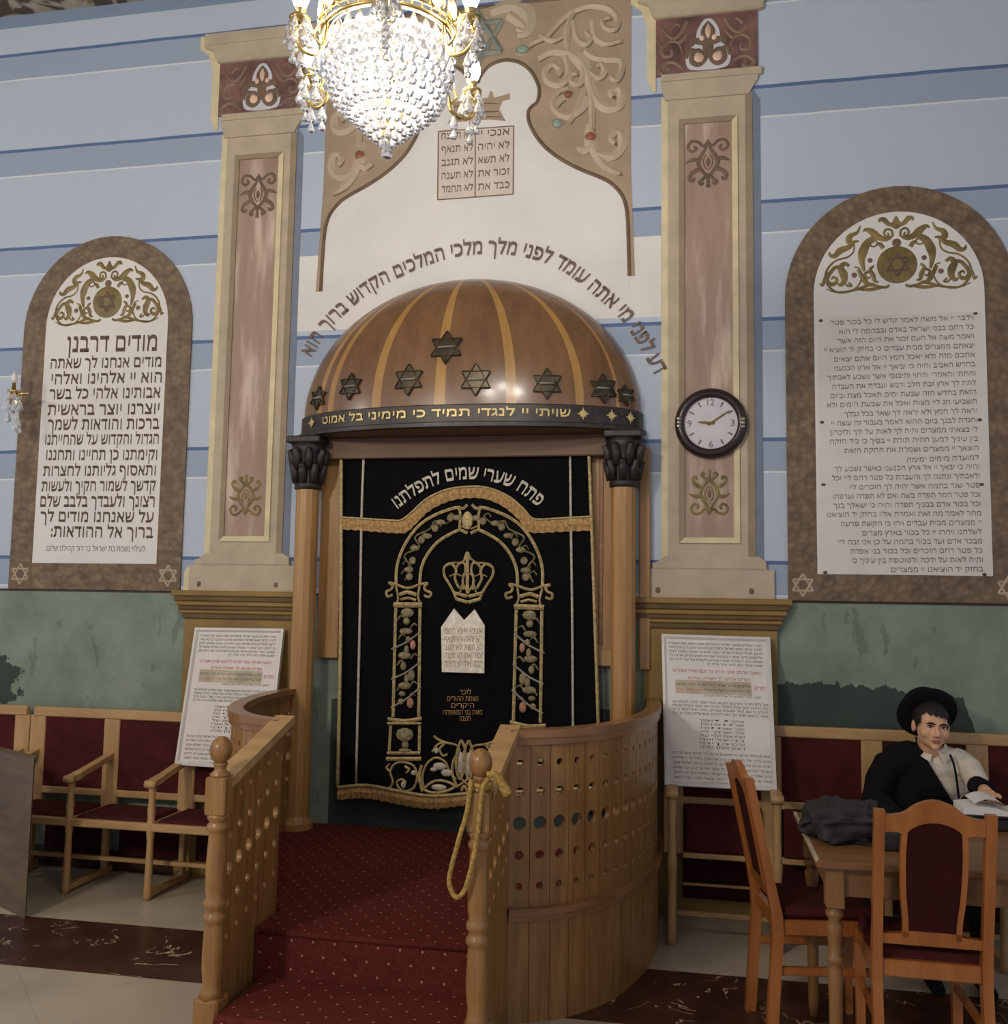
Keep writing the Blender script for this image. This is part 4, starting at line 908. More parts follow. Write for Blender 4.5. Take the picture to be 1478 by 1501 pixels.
# ------------------------------------------------------------------ balustrades
def plank(mb, A, B, out, z0, zA, zB, holes, th=.02):
    A = Vector(A); B = Vector(B); W = (B-A).length; d = (B-A)/W; out = Vector(out)
    zt_ = lambda s: zA+(zB-zA)*s/W
    def P(s, z, k): return A+d*s+Vector((0, 0, z))-out*(th*k)
    hs = sorted(holes); bounds = [z0]+[(a[0]+b[0])/2 for a, b in zip(hs, hs[1:])]
    for i, (hz, r) in enumerate(hs):
        lo = bounds[i]; last = i == len(hs)-1; hi = None if last else bounds[i+1]
        cs = W/2; top = (lambda s: zt_(s)) if last else (lambda s, h=hi: h)
        ang = sorted([2*PI*k/20 for k in range(20)]+[math.atan2(top(W)-hz, W/2), math.atan2(top(0)-hz, -W/2) % (2*PI), math.atan2(lo-hz, -W/2) % (2*PI), math.atan2(lo-hz, W/2) % (2*PI)])
        outer = []
        for a in ang:
            ca, sa = math.cos(a), math.sin(a); tmin = 9
            if abs(ca) > 1e-6: tmin = min(tmin, (W/2)/abs(ca))
            if sa < -1e-6: tmin = min(tmin, (hz-lo)/-sa)
            k = (top(W)-top(0))/W                              # upper edge may slope
            den = sa-k*ca
            if den > 1e-6:
                tt = (top(cs)-hz)/den
                if tt > 0: tmin = min(tmin, tt)
            outer.append((cs+ca*tmin, hz+sa*tmin))
        n = len(ang); vs = []
        for k in (0, 1):
            vs += [P(s, z, k) for s, z in outer]+[P(cs+r*math.cos(a), hz+r*math.sin(a), k) for a in ang]
        fs = []
        for j in range(n):
            q = (j+1) % n; fs += [(j, q, n+q, n+j), (2*n+j, 3*n+j, 3*n+q, 2*n+q), (n+j, n+q, 3*n+q, 3*n+j)]
        mb.add(vs, fs)
    for s in (0, W): mb.add([P(s, z0, 0), P(s, zt_(s), 0), P(s, zt_(s), 1), P(s, z0, 1)], [(0, 1, 2, 3)])
HOLES = [(.501, .014), (.616, .018), (.736, .026), (.854, .018), (.965, .014)]
def sweep(mb, P, sg, o0, o1, z0, z1, mi=0):
    a = offset(P, o1, sg); b = offset(P, o0, sg); n = len(P)
    vs = [Vector((p.x, p.y, z)) for z in (z0, z1) for L_ in (a, b) for p in L_]; fs = []
    for i in range(n-1):
        j = i+1; fs += [(i, j, 2*n+j, 2*n+i), (n+i, 3*n+i, 3*n+j, n+j), (2*n+i, 2*n+j, 3*n+j, 3*n+i), (i, n+i, n+j, j)]
    fs += [(0, 2*n, 3*n, n), (n-1, 2*n-1, 4*n-1, 3*n-1)]
    mb.add(vs, fs, mi)
def balustrade(sg, label):
    X = lambda dx: BX+sg*dx
    r = thing('ark_balustrade', (X(.47), -1.45, 0), label, 'balustrade', 'curved balustrades of the ark platform')
    P = curve_pts(sg, 21); nP = len(P)
    m = MB()
    for i in range(nP-1):
        a, b = P[i], P[i+1]; t = (b-a).normalized(); o = Vector((-t.y, t.x, 0))*(-1 if sg > 0 else 1)
        plank(m, a+t*.0012, b-t*.0012, o, .40, 1.05, 1.05, HOLES)
    m.build('drilled_slats', 'wood', r)
    P2 = curve_pts(sg, 70)
    m = MB(); sweep(m, P2, sg, -.05, .018, 1.062, 1.092); sweep(m, P2, sg, -.03, .012, 1.035, 1.062); m.build('handrail', 'wood_h', r)
    m = MB(); sweep(m, P2, sg, -.021, .020, .375, .412); sweep(m, P2, sg, -.018, .028, .400, .424); m.build('moulding', 'wood_h', r)
    m = MB()
    for i in range(nP-1):
        a, b = P[i], P[i+1]; t = (b-a).normalized(); o = Vector((-t.y, t.x, 0))*(-1 if sg > 0 else 1); q = [a+o*.006+t*.0008, b+o*.006-t*.0008, b-o*.016, a-o*.016]
        m.slab([(p.x, p.y) for p in q], 0.0, .378)
    m.build('base_panel', 'wood', r)
    # straight stair side and its sloping cap
    m = MB(); x = X(.472); ys = [-1.452-.0765*k for k in range(7)]
    zc = lambda y: 1.058+(y+1.45)*.30
    for a, b in zip(ys, ys[1:]):
        sl = (a+1.45)*.30; plank(m, (x+sg*.010, a-.001, 0), (x+sg*.010, b+.001, 0), (sg, 0, 0), .0, zc(a), zc(b), [(h+sl, rr) for h, rr in HOLES])
    m.build('stair_side_slats', 'wood', r)
    m = MB(); x0, x1 = x-.040, x+.040; y0, y1 = -1.405, -1.925
    vs = [(xx, yy, zc(yy)+k) for yy in (y0, y1) for xx in (x0, x1) for k in (0, .034)]
    m.add(vs, [(0, 1, 3, 2), (4, 6, 7, 5), (0, 4, 5, 1), (2, 3, 7, 6), (1, 5, 7, 3), (0, 2, 6, 4)]); m.build('sloping_cap', 'bench_h', r)
    m = MB(); m.box(x-.014, x+.014, -1.90, -1.45, .0, .06); m.build('bottom_rail', 'wood_h', r)
    # newel post
    c = (X(.474), -1.945, 0); m = MB(); h = .038
    m.bbox(c[0]-.046, c[0]+.046, c[1]-.046, c[1]+.046, 0, .205, .008)
    m.lathe([(.044, .20), (.034, .225), (.031, .25), (.036, .30), (.037, .36), (.033, .44), (.031, .452), (.040, .462), (.040, .478), (.032, .486), (.032, .50), (.040, .51), (.040, .526), (.031, .538), (.036, .57), (.037, .64), (.031, .755), (.031, .765), (.039, .772), (.039, .786), (.032, .794), (.032, .802), (.039, .81), (.039, .826)], c, 20)
    m.bbox(c[0]-h, c[0]+h, c[1]-h, c[1]+h, .822, .955, .006)
    nw = m.build('newel_post', 'wood', r)
    m = MB(); m.lathe([(.034, .953), (.036, .963), (.022, .975), (.020, .987), (.026, .994), (.026, 1.0), (.024, 1.003)], c, 20); m.sphere((c[0], c[1], 1.046), .04, 18, 12, 0, (1, 1, 1.22)); m.build('finial', 'wood', nw)
    return r, c
_, NL = balustrade(-1, 'curved pine balustrade on the left side of the carpeted steps')
_, NR = balustrade(1, 'curved drilled pine balustrade right of the steps, rope on its post')
# golden rope hung round the right newel post
m = MB(); cx, cy_ = NR[0], NR[1]
m.tube([(cx+.034*math.cos(a), cy_+.034*math.sin(a), .975+.006*math.sin(2*a)) for a in [2*PI*k/20 for k in range(20)]], .009, 7, closed=True)
f = lambda u, v, y=-2.0: PY(650+u/5.177, 1050+v/5.177, y)
m.tube(cat([f(340, 470, -1.99), f(300, 540), f(285, 660), f(270, 800), f(255, 930), f(235, 1050), f(205, 1180), f(165, 1310), f(120, 1370), f(75, 1350), f(45, 1260), f(60, 1150), f(95, 1020), f(130, 890), f(165, 780), f(190, 660, -1.995), f(215, 480, -1.985)], 6), .0085, 7)
m.tube(cat([f(330, 445, -1.985), f(390, 440, -1.98), f(430, 480, -1.97), f(460, 540, -1.965), f(490, 590, -1.96)], 6), [.012]*10+[.015]*8+[.017]*7, 8)
props(m.build('gold_rope', 'rope'), 'looped golden rope hanging from the right newel post', 'rope')
# ================================================================== FURNITURE
def bench(x0, n, p, zt, arm_f, arm_b, folded, label, skip_seat=()):
    x1 = x0+n*p
    r = thing('synagogue_bench', ((x0+x1)/2, -.25, 0), label, 'bench', 'joined benches along the wall')
    zb = .475 if not folded else .614
    yb = -.085
    m = MB(); m.bbox(x0-.03, x1+.03, yb-.035, yb+.005, zt-.055, zt, .006); m.bbox(x0, x1, yb-.028, yb, zb-.04, zb, .004); m.build('back_rail', 'bench_h', r)
    for k in range(n+1):
        m = MB(); x = x0+k*p; m.bbox(x-.050, x+.050, yb-.030, yb+.003, .33, zt-.05, .005); m.bbox(x-.016, x+.016, yb-.05, yb-.012, .0, .34, .004); m.build('back_stile', 'bench', r)
    for k in range(n):
        xa, xb = x0+k*p+.046, x0+(k+1)*p-.046
        m = MB(); m.bbox(xa-.004, xb+.004, yb-.022, yb-.004, zb-.01, zt-.045, .006); m.build('back_panel', 'maroon', r)
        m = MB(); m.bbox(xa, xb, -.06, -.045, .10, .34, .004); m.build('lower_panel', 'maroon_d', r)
        if not folded:
            m = MB(); m.bbox(xa-.02, xb+.02, -.44, -.13, .375, .405, .012); m.build('seat_cushion', 'maroon', r)
            m = MB(); m.bbox(xa-.045, xb+.045, -.475, -.44, .352, .392, .005); m.bbox(xa-.03, xa-.003, -.44, -.10, .352, .385, .004); m.bbox(xb+.003, xb+.03, -.44, -.10, .352, .385, .004); m.build('seat_rail', 'bench_h', r)
        else:
            m = MB(); m.bbox(xa+.01, xb-.01, -.165, -.125, .352, .585, .010); m.build('folded_seat', 'maroon', r)
            m = MB(); m.bbox(xa, xb, -.175, -.12, .325, .350, .005); m.bbox(xa, xb, -.115, -.10, .178, .190, .002); m.build('seat_rail', 'bench_h', r)
    zs = .135 if not folded else .085
    for k in range(n+1):
        x = x0+k*p
        pts = [(x, -.475, arm_f), (x, -.40, arm_f+(arm_b-arm_f)*.15), (x, -.25, (arm_f+arm_b)/2+.004), (x, -.095, arm_b)]
        m = MB()
        C_ = cat(pts, 4); vs = []
        for i, q in enumerate(C_):
            hw = .026-.010*math.sin(PI*min(1, i/4))*0; hw = .027 if i < 5 else .022
            for dx, dz in ((-hw, -.018), (hw, -.018), (hw, .014), (-hw, .014)): vs.append(q+Vector((dx, 0, dz)))
        nn = len(C_); fs = [(i*4+k2, i*4+(k2+1) % 4, (i+1)*4+(k2+1) % 4, (i+1)*4+k2) for i in range(nn-1) for k2 in range(4)]+[(3, 2, 1, 0), tuple((nn-1)*4+q for q in range(4))]
        m.add(vs, fs); m.tube([(x-.029, -.475, arm_f-.004), (x+.029, -.475, arm_f-.004)], .021, 10); m.build('armrest', 'bench', r)
        m = MB(); m.lathe([(.020, .0), (.022, .03), (.020, .12), (.017, .30), (.022, .345), (.024, .36), (.024, .395), (.018, .41), (.021, .46), (.016, .52), (.021, arm_f-.03), (.022, arm_f-.01)], (x, -.455, 0), 12); m.build('front_leg', 'bench', r)
        m = MB(); m.bbox(x-.018, x+.018, -.45, -.06, .012, .045, .005); m.build('foot_runner', 'bench', r)
    m = MB(); m.bbox(x0, x1, -.30, -.275, zs, zs+.022, .003); m.build('stretcher', 'bench_h', r)
    return r
bench(-3.765, 3, .480, .926, .60, .672, False, 'pale wooden bench with maroon seats down, left of the steps')
bench(-5.34, 3, .490, .926, .60, .672, False, 'bench end with maroon back at the far left edge, behind the stone veneer stand')
bench(-.105, 4, .480, .985, .695, .70, True, 'pale wooden bench with folded maroon seats, right of the ark')

def board(TLc, TRc, BLc, BRc, label):
    c = (BLc+BRc)/2; r = thing('leaning_board', c, label, 'board', 'white printed boards leaning on the benches')
    nn = (TRc-TLc).cross(BLc-TLc).normalized(); nn = nn if nn.y < 0 else -nn
    def Q(u, v, k=0.0): return TLc.lerp(TRc, u).lerp(BLc.lerp(BRc, u), v)+nn*k
    m = MB(); q = [Q(0, 0), Q(1, 0), Q(1, 1), Q(0, 1)]; m.add([a+nn*0 for a in q]+[a-nn*.014 for a in q], [(0, 1, 2, 3), (7, 6, 5, 4), (0, 4, 5, 1), (1, 5, 6, 2), (2, 6, 7, 3), (3, 7, 4, 0)]); sh = m.build('printed_sheet', 'paper', r)
    m = MB(); W = (TRc-TLc).length; H = (BLc-TLc).length; a, b = .022/W, .022/H
    for quad in (((0, 0), (1, 0), (1-a, b), (a, b)), ((1, 0), (1, 1), (1-a, 1-b), (1-a, b)), ((1, 1), (0, 1), (a, 1-b), (1-a, 1-b)), ((0, 1), (0, 0), (a, b), (a, 1-b))):
        o = [Q(u, v, .0005) for u, v in quad]; i = [Q(u, v, .010) for u, v in (quad[0], quad[1])]; mid = [Q((quad[0][0]*.4+quad[3][0]*.6), (quad[0][1]*.4+quad[3][1]*.6), .011), Q((quad[1][0]*.4+quad[2][0]*.6), (quad[1][1]*.4+quad[2][1]*.6), .011)]
        m.add([o[0], o[1], i[1], i[0], mid[1], mid[0], o[2]+nn*.001, o[3]+nn*.001], [(0, 1, 2, 3), (3, 2, 4, 5), (5, 4, 6, 7)])
    m.build('frame', 'frame_w', r)
    X = lambda x: (x-150)/600.0; Yv = lambda y: (y-296)/838.0
    blk, red = MB(), MB()
    up = (TLc-BLc).normalized()
    def tl(mb, s, x0, x1, y, h=12): text_line(mb, s, Q(X(x0), Yv(y+h/2), .0012), Q(X(x1), Yv(y+h/2), .0012), h/838*H, up)
    A1 = ['רצה יי אלהינו בעמך ישראל ובתפלתם שעה והשב את העבודה', 'לדביר ביתך ואשי ישראל ותפלתם באהבה תקבל ברצון ותהי', 'לרצון תמיד עבודת ישראל עמך ותחזינה עינינו בשובך לציון', 'ברחמים ברוך אתה יי המחזיר שכינתו לציון מודים אנחנו לך', 'שאתה הוא יי אלהינו ואלהי אבותינו לעולם ועד צור חיינו מגן']
    for i, s in enumerate(A1): tl(blk, s, 190, 705, 345+i*23.5)
    tl(blk, 'ישענו אתה הוא לדור ודור נודה לך', 395, 705, 461)
    tl(red, 'בשעה שהחזן אומר מודים כל העם שוחין ואומרים', 212, 690, 503, 16); tl(red, 'מודים אנחנו לך ושוחה עמהם', 292, 632, 543, 15)
    m = MB(); g = [Q(X(220), Yv(556), .001), Q(X(638), Yv(556), .001), Q(X(640), Yv(632), .001), Q(X(222), Yv(632), .001)]; m.add(g, [(0, 1, 2, 3)]); m.build('tinted_box', 'greyshade', sh)
    tl(blk, 'מודים אנחנו לך שאתה הוא יי אלהינו ואלהי אבותינו', 226, 632, 580, 13); tl(red, 'אלהי כל בשר יוצרנו', 228, 370, 610, 13); tl(blk, 'יוצר בראשית ברכות והודאות', 380, 632, 608, 13); tl(red, 'מודים', 652, 712, 588, 18)
    tl(blk, 'לשמך הגדול והקדוש על שהחייתנו וקימתנו', 380, 690, 640, 9)
    A2 = ['ועל כלם יתברך ויתרומם ויתנשא תמיד שמך מלכנו לעולם ועד', 'וכל החיים יודוך סלה ויהללו ויברכו את שמך הגדול באמת', 'לעולם כי טוב האל ישועתנו ועזרתנו סלה האל הטוב ברוך', 'אתה יי הטוב שמך ולך נאה להודות שים שלום טובה וברכה']
    for i, s in enumerate(A2): tl(blk, s, 200, 722, 679+i*21)
    A3 = ['יברכך יי וישמרך', 'יאר יי פניו אליך', 'ויחנך ישא יי פניו', 'אליך וישם לך שלום', 'ושמו את שמי על', 'בני ישראל ואני', 'אברכם כן יהי', 'רצון אמן סלה']
    for i, s in enumerate(A3):
        for j, wd in enumerate(s.split()): k = len(s.split()); a0 = 590-j*(255/k); tl(blk, wd, a0-255/k+14, a0, 778+i*20.5)
    A4 = ['חיים חן וחסד צדקה ורחמים עלינו ועל כל ישראל עמך וברכנו', 'אבינו כלנו יחד באור פניך כי באור פניך נתת לנו יי אלהינו', 'תורה וחיים אהבה וחסד צדקה ורחמים ברכה ושלום וטוב', 'בעיניך לברכנו ולברך את כל עמך ישראל ברב עז ושלום', 'ברוך אתה יי המברך את עמו ישראל בשלום אמן יהיו לרצון', 'אמרי פי והגיון לבי לפניך יי צורי וגואלי אלהי נצור לשוני']
    for i, s in enumerate(A4): tl(blk, s, 198, 728, 958+i*26)
    tl(blk, 'מרע ושפתותי מדבר מרמה', 356, 552, 1112)
    blk.build('black_lettering', 'ink3', sh); red.build('red_lettering', 'red_ink', sh)
    return r
board(PY(970, 930, -.065), PY(1129, 935, -.065), PY(975, 1151, -.33), PY(1139, 1160, -.33), 'white framed Hebrew board leaning on the bench right of the ark')
board(PY(287, 920, -.065), PY(417, 922, -.065), PY(257, 1121, -.205), PY(393, 1130, -.205), 'white framed Hebrew board leaning left of the ark, half behind the balustrade')

# lectern at the left edge of the picture
a = PY(50, 1113, -.86); b = PY(38, 1345, -.86)
r = thing('reading_stand', (-3.45, -.74, 0), 'brown stone veneer reading stand cut off by the left edge', 'stand')
e = Vector((-.88, .475, 0)); nb = Vector((-.56, .83, 0)); p0 = Vector((a.x, -.86, 0)); p1 = p0+e*.62; h = a.z
q = [p0, p1, p1+nb*.11, p0+nb*.11]
m = MB(); m.slab([(v.x, v.y) for v in q], .0, h-.03); m.build('body', 'lectern', r)
m = MB(); q2 = [v for v in q]; m.slab([(q[0].x+.006, q[0].y-.008), (q[1].x-.004, q[1].y-.008), (q[2].x, q[2].y), (q[3].x+.006, q[3].y)], h-.03, h); m.build('top', 'lectern', r)

# wall clock
cc = PY(1042.3, 619.6, -.045)
r = thing('wall_clock', (cc.x, -.02, cc.z), 'round dark rimmed wall clock hanging on the right painted pilaster', 'clock')
RM = Matrix.Rotation(PI/2, 3, 'X')
yb = -.012
m = MB(); m.lathe([(.186, 0), (.189, .012), (.186, .028), (.172, .040), (.155, .044), (.146, .040), (.139, .030), (.139, .012), (.10, .010), (.10, 0)], (cc.x, yb, cc.z), 56, 0, True, RM); m.build('rim', 'clockrim', r)
m = MB(); m.lathe([(.141, .010), (.141, .018), (.001, .0181)], (cc.x, yb, cc.z), 48, 0, False, RM); fc = m.build('dial', 'clockface', r)
m = MB(); yd = yb-.0192
for k in range(12):
    an = 2*PI*k/12; d = Vector((math.sin(an), 0, math.cos(an))); c0 = Vector((cc.x, yd, cc.z))
    if k % 3: m.tube([c0+d*.102, c0+d*.128], .004, 5)
for s, k in (('21', 0), ('3', 3), ('6', 6), ('9', 9)):
    an = 2*PI*k/12; d = Vector((math.sin(an), 0, math.cos(an)))*.112; wv = .036 if k == 0 else .022
    p = Vector((cc.x, yd-.001, cc.z))+d; text_line(m, s, p+Vector((-wv/2, 0, -.017)), p+Vector((wv/2, 0, -.017)), .030, off=.03)
m.build('numerals', 'clockmark', fc)
m = MB()
for an, ln, wd in ((math.radians(56), .118, .009), (math.radians(276), .070, .012)):
    d = Vector((math.sin(an), 0, math.cos(an))); c0 = Vector((cc.x, yd-.004, cc.z)); m.ribbon([c0-d*.02, c0+d*ln*.6, c0+d*ln], [wd, wd, .003], .002)
m.gem((cc.x, yd-.004, cc.z), .008, .008, .005); m.build('hands', 'hand', fc)
m = MB()
for sx in (-1, 1):
    m = MB()
    for dz in (-.02, .0, .02): m.gem((cc.x+sx*.166, yb-.042, cc.z+dz+sx*-.004), .012, .012, .005, 0, 8)
    m.build('rim_ornament', 'clockmark', r)

# ------------------------------------------------------------------ chairs and table
def chair(loc, rotz, label):
    r = thing('dining_chair', loc, label, 'chair', 'orange wooden chairs at the table', rotz)
    def mk_(mb, nm, mt):
        b = Vector(loc); mb.v = [v+b for v in mb.v]; return mb.build(nm, mt, r)
    yk = lambda z: -(max(0, z-.45))*.20
    hw = .178
    for s in (-1, 1):
        zs = [.0, .12, .25, .40, .47, .60, .75, .88, .955]; vs = []
        for z in zs:
            y = yk(z)+(-.028*(1-z/.40) if z < .40 else 0); d = .016 if z > .5 else .020; x = s*(hw-.014)
            vs += [(x-.0155, y-d, z), (x+.0155, y-d, z), (x+.0155, y+d, z), (x-.0155, y+d, z)]
        fs = [(i*4+k, i*4+(k+1) % 4, (i+1)*4+(k+1) % 4, (i+1)*4+k) for i in range(len(zs)-1) for k in range(4)]+[(3, 2, 1, 0), tuple(32+k for k in range(4))]
        m = MB(); m.add(vs, fs); mk_(m, 'rear_leg', 'cherry')
        m = MB(); x = s*(hw-.018); vs = [(x+dx*q, .355+dy*q, z) for z, q in ((0, .013), (.40, .019)) for dx, dy in ((-1, -1), (1, -1), (1, 1), (-1, 1))]; m.add(vs, [(3, 2, 1, 0), (4, 5, 6, 7)]+[(k, (k+1) % 4, 4+(k+1) % 4, 4+k) for k in range(4)]); mk_(m, 'front_leg', 'cherry')
        m = MB(); m.bbox(s*(hw-.018)-.009, s*(hw-.018)+.009, .0, .345, .255, .285, .003); mk_(m, 'side_stretcher', 'cherry')
    def raked(mb, pts, y0, y1, mi=0):                          # prism following the rake of the back
        k = len(mb.v); mb.prism(pts, y0, y1, mi)
        for i in range(k, len(mb.v)): v = mb.v[i]; v.y += yk(v.z)
    m = MB()
    topc = cat([(x, 0, z) for x, z in ((-hw+.030, .938), (-.12, .940), (-.088, .950), (-.05, .978), (0, .992), (.05, .978), (.088, .950), (.12, .940), (hw-.030, .938))], 5)
    botc = cat([(x, 0, z) for x, z in ((hw-.030, .885), (.11, .886), (.088, .880), (.068, .900), (.035, .916), (0, .921), (-.035, .916), (-.068, .900), (-.088, .880), (-.11, .886), (-hw+.030, .885))], 5)
    raked(m, [(p.x, p.z) for p in topc]+[(p.x, p.z) for p in botc], -.014, .014); mk_(m, 'top_rail', 'cherry')
    for s in (-1, 1):
        m = MB(); P = cat([(s*.088, 0, .89), (s*.092, 0, .80), (s*.088, 0, .68), (s*.080, 0, .60), (s*.080, 0, .545)], 5); w_ = .0085
        raked(m, [(p.x-w_, p.z) for p in P]+[(p.x+w_, p.z) for p in P[::-1]], -.012, .012); mk_(m, 'back_upright', 'cherry')
    m = MB(); P = cat([(.082, 0, .80), (.078, 0, .885), (.05, 0, .912), (0, 0, .921), (-.05, 0, .912), (-.078, 0, .885), (-.082, 0, .80), (-.080, 0, .68), (-.073, 0, .555), (.073, 0, .555), (.080, 0, .68)], 4, True)
    raked(m, [(p.x, p.z) for p in P], -.010, .022); mk_(m, 'back_pad', 'maroon_d')
    m = MB(); raked(m, [(-hw+.028, .553), (-.09, .558), (-.085, .568), (.085, .568), (.09, .558), (hw-.028, .553), (hw-.028, .522), (-hw+.028, .522)], -.012, .012); mk_(m, 'lower_back_rail', 'cherry')
    m = MB(); m.bbox(-hw+.028, hw-.028, -.014, .014, .415, .468, .004); m.bbox(-hw+.005, hw-.005, .340, .368, .395, .45, .004)
    for s in (-1, 1): m.bbox(s*(hw-.018)-.011, s*(hw-.018)+.011, .0, .35, .395, .45, .004)
    mk_(m, 'seat_frame', 'cherry')
    m = MB(); m.bbox(-hw+.012, hw-.012, .012, .375, .448, .492, .018); mk_(m, 'seat_cushion', 'maroon')
    return r
chair((.737, -1.782, 0), 0, 'orange wooden chair seen from behind, arched top and dark oval pad')
chair((.268, -1.262, 0), math.radians(-80.5), 'orange wooden chair seen edge-on at the left end of the table')
r = thing('wooden_table', (1.15, -1.42, 0), 'brown wooden table with turned legs in front of the seated boy', 'table')
X0, X1, Y0, Y1 = .392, 1.95, -1.79, -1.04
m = MB(); m.bbox(X0, X1, Y0, Y1, .733, .76, .006); tp = m.build('tabletop', 'table', r)
m = MB(); m.box(X0-.0015, X0+.010, Y0+.01, Y1-.01, .752, .7612); m.build('worn_edge', 'worn', tp)
m = MB()
for y in (Y0+.055, Y1-.075): m.bbox(X0+.06, X1-.06, y, y+.02, .635, .733, .003)
for x in (X0+.045, X1-.065): m.bbox(x, x+.02, Y0+.06, Y1-.06, .635, .733, .003)
m.build('apron', 'table', r)
for x in (X0+.062, X1-.062):
    for y in (Y0+.062, Y1-.062):
        m = MB(); m.bbox(x-.03, x+.03, y-.03, y+.03, .60, .733, .004); m.lathe([(.016, 0), (.019, .05), (.022, .30), (.024, .40), (.018, .415), (.028, .425), (.028, .44), (.019, .452), (.024, .50), (.028, .545), (.018, .56), (.029, .572), (.029, .585), (.020, .593), (.026, .602)], (x, y, 0), 16); m.build('leg', 'table_l', r)

# ------------------------------------------------------------------ bag and books on the table
def lumpy(mb, pts, c, sz, seed, amp, n=26, mm=14, flat=None):
    c = Vector(c); vs = []
    for i in range(mm+1):
        th = PI*i/mm
        for k in range(n):
            ph = 2*PI*k/n; f = lambda q, e: math.copysign(abs(q)**e, q)
            d = Vector((f(math.sin(th), .6)*f(math.cos(ph), .55), f(math.sin(th), .6)*f(math.sin(ph), .55), -f(math.cos(th), .6)))
            nz = noise.noise(d*2.4+Vector((seed, 0, 0)))*amp+noise.noise(d*6+Vector((0, seed, 0)))*amp*.5+noise.noise(Vector((d.x*5, d.y*5, d.z*14))+Vector((seed, seed, 0)))*amp*.25
            v = Vector((d.x*sz[0], d.y*sz[1], d.z*sz[2]))*(1+nz)+c
            if flat is not None and v.z < flat: v.z = flat
            vs.append(v)
    fs = [(i*n+k, i*n+(k+1) % n, (i+1)*n+(k+1) % n, (i+1)*n+k) for i in range(mm) for k in range(n)]
    mb.add(vs, fs, 0, True)
r = thing('cloth_bag', (.53, -1.40, .7615), 'black crumpled bag with strap lying on the table corner', 'bag')
m = MB(); lumpy(m, None, (.545, -1.405, .805), (.135, .165, .066), 3, .30, 60, 36, flat=.7617); lumpy(m, None, (.655, -1.56, .785), (.045, .055, .038), 8, .15, 18, 10, flat=.7617); m.build('body', 'bag', r)
m = MB(); m.tube(cat([(.455, -1.45, .82), (.41, -1.44, .81), (.385, -1.44, .80), (.375, -1.46, .785), (.40, -1.48, .782), (.45, -1.49, .79)], 5), .010, 7); m.build('strap', 'bag', r)
m = MB(); 
for k in range(3): m.tube(cat([(.44+.05*k, -1.55+.02*k, .795), (.47+.05*k, -1.50, .845), (.52+.05*k, -1.40, .868), (.55+.04*k, -1.30, .855)], 5), .005, 6)
m.build('seam', 'bag', r)
m = MB(); bx = .985
m.bbox(bx, bx+.26, -1.20, -1.045, .7612, .808, .006); ob = m.build('closed_book', 'cover'); props(ob, 'thick black closed book lying under the open book', 'book', 'books before the boy')
r = thing('open_book', (1.15, -1.12, .81), 'open book with white pages and black cover before the boy', 'book', 'books before the boy')
m = MB(); m.bbox(.99, 1.35, -1.205, -1.04, .809, .816, .002); m.build('cover', 'cover', r)
m = MB()
def leafblock(x0, x1, hmax, flip):
    N = 14; vs = []
    for i in range(N+1):
        u = i/N; x = x0+(x1-x0)*u; z = .817+hmax*math.sin(PI*min(1, (u if not flip else 1-u)*.62+.12))
        vs += [(x, -1.195, z), (x, -1.05, z), (x, -1.195, .8165), (x, -1.05, .8165)]
    fs = []
    for i in range(N): a = i*4; b = a+4; fs += [(a, b, b+1, a+1), (a+2, a, b, b+2)[::1], (a+1, b+1, b+3, a+3)]
    fs += [(0, 1, 3, 2), (N*4, N*4+2, N*4+3, N*4+1)]; m.add(vs, fs)
leafblock(.995, 1.165, .030, True); leafblock(1.167, 1.345, .022, False); m.build('pages', 'pages', r)
m = MB(); vs = []
for i in range(13):
    u = i/12; vs += [(1.160-.125*u, -1.195, .842+.034*math.sin(PI*u*.85)), (1.160-.125*u, -1.055, .845+.034*math.sin(PI*u*.85))]
m.add(vs, [(2*i, 2*i+2, 2*i+3, 2*i+1) for i in range(12)], 0, True); m.build('lifted_leaf', 'pages', r)

# ================================================================== CHANDELIER AND SCONCE
def drop_mesh(name, L, R_, n=8):
    m = MB(); m.lathe([(.001, 0), (R_*.25, -L*.10), (R_*.55, -L*.35), (R_*.95, -L*.66), (R_, -L*.78), (R_*.72, -L*.92), (.001, -L)], (0, 0, 0), n, 0, False)
    me = bpy.data.meshes.new(name); me.from_pydata([tuple(v) for v in m.v], [], m.f); me.materials.append(MAT['crystal']); me.update(); return me
D_BIG, D_MID, D_SM = drop_mesh('crystal_drop', .068, .0195), drop_mesh('crystal_drop', .050, .0155), drop_mesh('crystal_drop', .036, .0120)
def put(me, name, parent, p, sc_=1.0):
    o = bpy.data.objects.new(name, me); COL.objects.link(o); o.parent = parent; o.location = Vector(p)-base_of(parent); o.scale = (sc_,)*3; return o
CX, CYc, CZ = -.915, -2.48, 3.295
ch = thing('crystal_chandelier', (CX, CYc, CZ), 'lit crystal chandelier with brass arms hanging before the mural', 'chandelier')
RR = .205
m = MB(); ring = lambda R_, z, n=48: [(CX+R_*math.cos(2*PI*k/n), CYc+R_*math.sin(2*PI*k/n), CZ+z) for k in range(n)]
m.tube(ring(RR, 0), .007, 8, closed=True); m.tube(ring(RR+.006, .022), .004, 6, closed=True)
for k in range(40):
    a = 2*PI*k/40; p = Vector((CX+RR*math.cos(a), CYc+RR*math.sin(a), CZ+.008)); m.tube([p, p+Vector((.006*math.cos(a), .006*math.sin(a), .016))], .003, 5)
rg = m.build('crown_ring', 'brass', ch)
NB = 16
